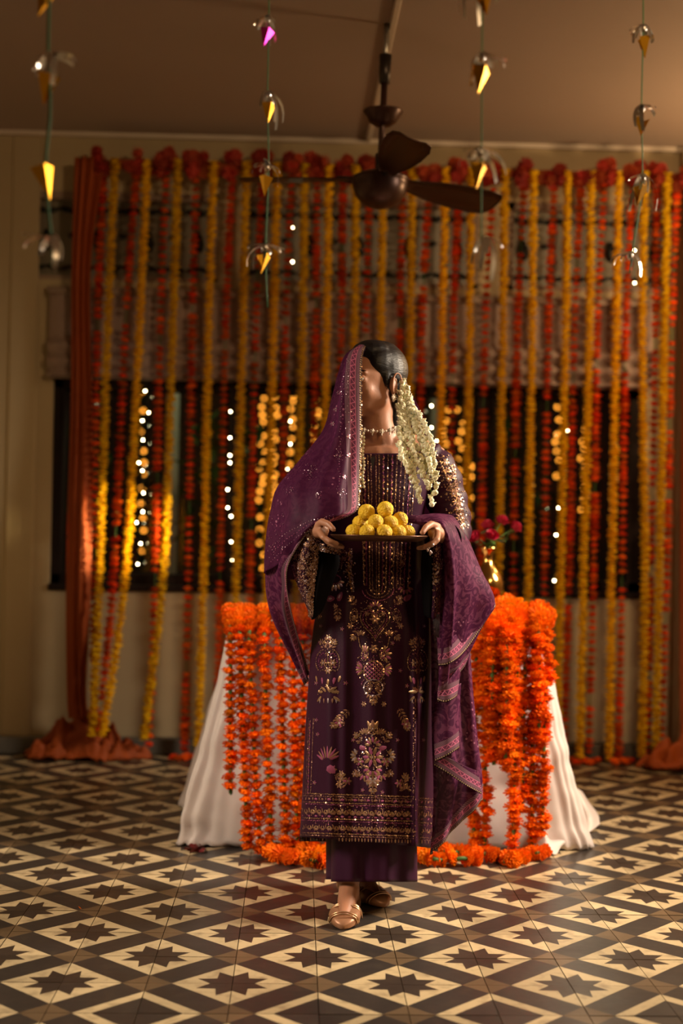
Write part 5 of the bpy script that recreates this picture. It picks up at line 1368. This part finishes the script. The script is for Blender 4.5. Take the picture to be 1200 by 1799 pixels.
hood += [
    [(614, 906, 3.615), (582, 908, 3.570), (512, 925, 3.62), (471, 932, 3.82), (590, 940, 4.06), (772, 920, 4.03), (798, 915, 4.00)],
    [(602, 911, 3.615), (564, 914, 3.570), (505, 955, 3.63), (469, 972, 3.81), (585, 980, 4.07), (774, 960, 4.04), (802, 950, 4.01)],
    [(592, 914, 3.615), (550, 926, 3.582), (498, 985, 3.66), (469, 1010, 3.82), (580, 1020, 4.07), (776, 1000, 4.04), (804, 985, 4.01)]]
HFO = lambda u, v: .0060*np.sin(u*34+v*2)*np.clip(v*3, 0, 1)*np.clip(u*9, 0, 1)*np.clip(2.4-2.4*v, 0.15, 1)+.0025*np.sin(u*63+1-v*3)*np.clip(v*2, 0, 1)*np.clip(u*9, 0, 1)
HG = grid_pts(hood, 120, 120)
cloth('hood_length', HG, mat['veil'], veil, ['left'], HFO, .0010)
swag = [
    [(545, 928, 3.585), (520, 950, 3.62), (497, 965, 3.67), (470, 985, 3.815)],
    [(512, 985, 3.625), (500, 992, 3.65), (487, 1000, 3.70), (469, 1015, 3.825)],
    [(506, 1020, 3.66), (498, 1028, 3.69), (485, 1035, 3.75), (470, 1045, 3.84)],
    [(511, 1060, 3.72), (502, 1065, 3.74), (490, 1070, 3.79), (476, 1078, 3.86)],
    [(522, 1105, 3.80), (512, 1108, 3.82), (502, 1110, 3.85), (490, 1115, 3.89)],
    [(533, 1145, 3.87), (526, 1150, 3.88), (518, 1152, 3.90), (508, 1150, 3.92)],
    [(543, 1185, 3.92), (541, 1195, 3.92), (538, 1200, 3.93), (534, 1203, 3.94)],
]
cloth('left_swag', grid_pts(swag, 60, 30), mat['veil_j'], veil, ['left', 'bottom'], lambda u, v: .005*np.sin(u*14+v*3), .0010)
inner = [[(498, 985, 3.86), (520, 990, 3.90), (552, 1000, 3.95)], [(492, 1040, 3.89), (520, 1040, 3.92), (553, 1045, 3.96)], [(505, 1110, 3.93), (526, 1115, 3.95), (550, 1115, 3.98)], [(530, 1180, 3.96), (540, 1185, 3.97), (548, 1180, 3.99)]]
cloth('swag_back', grid_pts(inner, 30, 20), mat['veil_s'], veil, None, lambda u, v: .006*np.sin(u*9+v*3), .0008)
rup = [
    [(706, 905, 3.74), (735, 905, 3.72), (765, 902, 3.74), (792, 905, 3.80), (806, 915, 3.90), (800, 925, 3.97)],
    [(712, 916, 3.70), (745, 912, 3.66), (777, 910, 3.66), (806, 924, 3.74), (822, 945, 3.86), (818, 955, 3.95)],
    [(760, 930, 3.66), (772, 926, 3.62), (786, 930, 3.61), (812, 950, 3.70), (834, 975, 3.84), (830, 985, 3.93)],
    [(775, 965, 3.66), (782, 960, 3.63), (796, 965, 3.62), (824, 985, 3.71), (850, 1015, 3.83), (846, 1020, 3.91)],
    [(772, 1030, 3.68), (786, 1028, 3.65), (804, 1030, 3.65), (838, 1040, 3.73), (872, 1062, 3.82), (866, 1066, 3.90)],
    [(768, 1100, 3.70), (784, 1105, 3.67), (800, 1105, 3.68), (826, 1100, 3.75), (850, 1096, 3.82), (846, 1100, 3.89)],
    [(766, 1170, 3.73), (780, 1170, 3.70), (794, 1162, 3.71), (812, 1150, 3.77), (827, 1134, 3.83), (824, 1136, 3.88)],
    [(764, 1236, 3.76), (776, 1228, 3.74), (788, 1212, 3.75), (802, 1185, 3.79), (822, 1148, 3.84), (819, 1150, 3.87)],
]
cloth('right_upper_length', grid_pts(rup, 90, 60), mat['veil_j'], veil, ['bottom', 'right'], lambda u, v: (.010*np.sin(u*15+1.5*v)+.004*np.sin(u*33))*np.clip(v*2-.3, 0, 1), .0010)
def border_flap(name, rows, m='veil_j', b=('bottom',), d=None): cloth(name, grid_pts(rows, 40, 40), mat[m], veil, list(b), d, .0010)
border_flap('right_fold_a', [[(768, 1120, 3.69), (790, 1120, 3.67), (812, 1105, 3.74), (868, 1050, 3.80)], [(770, 1170, 3.70), (792, 1165, 3.68), (822, 1138, 3.75), (871, 1065, 3.805)]], b=('bottom',))
border_flap('right_fold_b', [[(770, 1205, 3.74), (782, 1200, 3.72), (800, 1180, 3.74), (812, 1160, 3.80)], [(768, 1230, 3.735), (782, 1234, 3.715), (796, 1228, 3.73), (803, 1222, 3.80)]], b=('bottom',))
rlow = [
    [(752, 1000, 3.88), (770, 1000, 3.87), (790, 1005, 3.88), (806, 1010, 3.90)],
    [(757, 1130, 3.86), (785, 1130, 3.85), (805, 1130, 3.86), (822, 1132, 3.88)],
    [(757, 1215, 3.85), (785, 1215, 3.83), (808, 1215, 3.845), (829, 1215, 3.87)],
    [(757, 1300, 3.84), (786, 1300, 3.815), (812, 1300, 3.83), (838, 1300, 3.86)],
    [(759, 1380, 3.83), (788, 1375, 3.80), (816, 1365, 3.815), (846, 1362, 3.85)],
    [(757, 1450, 3.82), (780, 1440, 3.80), (810, 1420, 3.81), (848, 1398, 3.845)],
    [(752, 1502, 3.81), (772, 1488, 3.79), (806, 1450, 3.805), (848, 1404, 3.84)],
]
cloth('right_lower_length', grid_pts(rlow, 80, 46), mat['veil_j'], veil, ['bottom'], lambda u, v: .009*np.sin(u*11+v*1.5)+.003*np.sin(u*27), .0010)
border_flap('right_fold_c', [[(762, 1215, 3.80), (785, 1210, 3.79), (802, 1205, 3.80), (810, 1200, 3.82)], [(762, 1290, 3.78), (785, 1280, 3.765), (800, 1275, 3.78), (806, 1270, 3.80)], [(764, 1338, 3.77), (782, 1330, 3.755), (798, 1320, 3.765), (807, 1314, 3.79)]], b=('bottom',))
border_flap('right_fold_d', [[(764, 1325, 3.79), (785, 1330, 3.775), (815, 1345, 3.785), (840, 1355, 3.82)], [(762, 1345, 3.785), (785, 1358, 3.77), (818, 1380, 3.78), (847, 1396, 3.815)]], b=('bottom',))

# sequin sprays on the veil (front left)
hv, hf, _ = sheet(HG, None, HFO)
HB = BVHTree.FromPolygons([V3(q) for q in hv], hf)
def vs1(e):
    for (x, y, r) in ((548, 830, 20), (508, 862, 12), (595, 800, 12), (600, 865, 10), (560, 870, 8)):
        for k in range(int(r*2.4)):
            e.dot(x+R2.gauss(0, r*.42), y+R2.gauss(0, r*.38), R2.uniform(.35, .75), (2, 3, 2)[k % 3])
    for k in range(110): e.dot(612+R2.gauss(0, 2.5)+math.sin(k)*2, R2.uniform(630, 760), R2.uniform(.35, .8), (2, 3)[k % 2])
    for k in range(50): e.dot(604-k*.18+R2.gauss(0, 1.5), 640+k*4.4, .7, (3, 2)[k % 2])
    for x, y in ((612, 767), (590, 720), (596, 690), (585, 745), (612, 800), (604, 838)): e.flower(x, y, 4.5, (3, 2), 6)
    e.line([(637, 612), (635, 660), (635, 760), (633, 830), (630, 890)], 3.0, 1.2, 0)
o = emb('veil_sequins', vs1, HB, veil)
def vs2(e):
    for o_ in (0, 7, 14): e.line([(585, 906+o_*.3), (548, 914+o_*.8), (505, 935+o_*1.6), (474, 965+o_*1.8)], 5.0, .75, (2, 3)[o_ % 2], .6)
    for k in range(50): e.dot(R2.uniform(472, 500), R2.uniform(900, 985), .8, (2, 3)[k % 2])
emb('veil_sequins', vs2, HB, veil)

# ---- jewellery
ea = MB(); c = hd(-.002, .081, -.047); ea.ell(c, (.0075, .005, .0075), HAX, 12, 8); ea.ell(c-HU*.010, .0035)
for k in range(8): ea.ell(c+HF*.008*math.cos(PI*k/4)+HU*.008*math.sin(PI*k/4)+HL*.003, .0022, nu=6, nv=5)
ea.build('earring', mat['pearl'], wo)
ea = MB(); c = hd(-.004, -.079, -.041); ea.ell(c, (.0075, .005, .0075), HAX, 12, 8); ea.build('earring', mat['pearl'], wo)
nk_ = MB(); ctr = hd(-.012, .004, -.125)
for k in range(15):
    a = -PI*1.05+PI*1.1*k/14; q = ctr+np.array([.054*math.cos(a), .054*math.sin(a), -.018*max(0, -math.sin(a))])
    if k % 2 == 0:
        for j in range(5): nk_.ell(q+np.array([.0045*math.cos(j*1.26), 0, .0045*math.sin(j*1.26)]), .0030, nu=7, nv=5)
        nk_.ell(q+np.array([0, -.003, 0]), .0032, nu=7, nv=5)
        nk_.ell(q+np.array([0, -.002, -.0095]), (.0022, .0022, .0035), nu=7, nv=5)
    else: nk_.ell(q, .0034, nu=7, nv=5)
nk_.build('choker_necklace', mat['pearl'], wo)
lp = MB()
for k in range(16): lp.ell(P(638+1.2*math.sin(k*.9), 762+k*6.2, 3.765-.003*k), .0046, nu=8, nv=6)
lp.build('pearl_strand', mat['jasmine'], wo)
rg = MB()
for k in range(7): rg.ell(P(752+3*math.cos(k*1.3)+k*.6, 961+k*2.0, 3.50), (.0028, .0028, .004), nu=6, nv=5)
rg.ell(P(760, 957, 3.498), .0045); rg.build('finger_ring', mat['silverthread'], wo)

# ---- jasmine strings in the hair
JB = MB(); JB.ell((0, 0, 0), (.0066, .0066, .0072), nu=9, nv=7); JB.tube([(0, 0, .004), (0, 0, .012)], [.0022, .0016], 6)
for k in range(5):
    a = 2*PI*k/5; JB.ell((.0042*math.cos(a), .0042*math.sin(a), -.002), (.0040, .0040, .0052), nu=6, nv=5)
JM = JB.me('jasmine_bud', mat['jasmine'])
ja = empty('jasmine_garland', P(703, 668, 3.83)); par(ja, wo); ROOTS[ja.name] = Vector((0, 0, 0))
ja.matrix_parent_inverse = Matrix.Identity(4); ja.location = (0, 0, 0); ja.parent = None
JS = [[(706, 668), (706, 720), (716, 800), (742, 888)], [(708, 668), (722, 720), (744, 800), (763, 891)], [(705, 670), (701, 720), (704, 780), (716, 832)], [(706, 670), (710, 725), (722, 790), (735, 872)],
      [(709, 670), (728, 725), (753, 790), (767, 866)], [(708, 670), (718, 735), (735, 800), (752, 855)], [(710, 672), (732, 722), (757, 775), (766, 840)], [(706, 672), (706, 735), (714, 800), (728, 848)],
      [(709, 676), (724, 730), (746, 785), (760, 830)], [(707, 676), (713, 730), (727, 785), (742, 835)], [(706, 690), (703, 740), (702, 775), (706, 805)]]
ja.parent = wo; ja.matrix_parent_inverse = Matrix.Translation(-ROOTS[wo.name]); ja.location = (0, 0, 0)
for k, cols in enumerate(JS):
    dp = [3.825, 3.79, 3.735, 3.70-.004*(k % 3)]
    path = np.array(dens([P(x, y, d_) for (x, y), d_ in zip(cols, dp)], 60)); L = np.r_[0, np.cumsum(np.linalg.norm(np.diff(path, axis=0), axis=1))]
    MB().tube(path[::6], .001, 5).build('string', mat['leaf'], ja); s = 0; q = 0
    while s < L[-1]:
        c = np.array([np.interp(s, L, path[:, z]) for z in range(3)])+np.array([R2.uniform(-.006, .006), R2.uniform(-.005, .003), R2.uniform(-.003, .003)])
        o = obj('jasmine_bud', JM, None, c, (R2.uniform(-1.2, 1.2), R2.uniform(-1.2, 1.2), R2.uniform(0, 6)), R2.uniform(.85, 1.15)*(.8 if s < .05 else 1)); o.parent = ja
        s += .0115*R2.uniform(.85, 1.15)

# ================================================================ tray and sweets
TC = P(666, 951, 3.565); tz = TC[2]
tr = MB().lathe([(.03, .000), (.100, .000), (.114, .004), (.126, .012), (.1285, .0145), (.1285, .0165), (.124, .0155), (.112, .0075), (.098, .0035), (.002, .0035)], TC, 56).build('serving_tray', mat['tray'])
props(tr, 'round dark bronze tray held by the woman under yellow sweets', 'tray')
SW = MB(); SW.ell((0, 0, 0), .0207, nu=24, nv=16)
SM = []
for sd_ in range(3):
    r = random.Random(sd_); me = MB(); me.ell((0, 0, 0), (.0207*r.uniform(.98, 1.04), .0207, .0207*r.uniform(.93, 1.0)), nu=24, nv=16)
    me.v = [tuple(np.array(q)*(1+r.uniform(-.022, .022))) for q in me.v]; SM.append(me.me('sweet_ball', mat['sweet']))
sb = tz+.0035+.0202
SWEET = [(621, 933, 3.525, 0, 'yellow sweet ball at the left end of the bottom row'), (645, 936, 3.50, 0, 'yellow sweet ball second from left in the bottom row'), (675, 938, 3.498, 0, 'squat yellow sweet ball in the middle of the bottom row front'),
         (700, 937, 3.525, 0, 'yellow sweet ball fourth in the bottom row'), (716, 935, 3.575, 0, 'half hidden yellow sweet ball at the right end of bottom row'), (633, 919, 3.575, 1, 'small-looking yellow sweet ball behind the left of the pile'),
         (660, 917, 3.520, 1, 'yellow sweet ball at the front centre of middle row'), (686, 919, 3.535, 1, 'yellow sweet ball right of centre in middle row'), (703, 913, 3.56, 1, 'yellow sweet ball at the right of the middle row'),
         (644, 900, 3.56, 2, 'yellow sweet ball at top left of the pile'), (677, 895, 3.545, 2, 'topmost yellow sweet ball of the pile')]
for k, (x, y, Yd, lv, lab) in enumerate(SWEET):
    c = P(x, y, Yd)
    if lv == 0: c[2] = sb
    props(obj('sweet_ball', SM[k % 3], None, c, (R2.uniform(-.4, .4), R2.uniform(-.4, .4), R2.uniform(0, 6)), 1.0 if lv != 2 else 1.06), lab, 'sweet', 'yellow sweets on the tray')
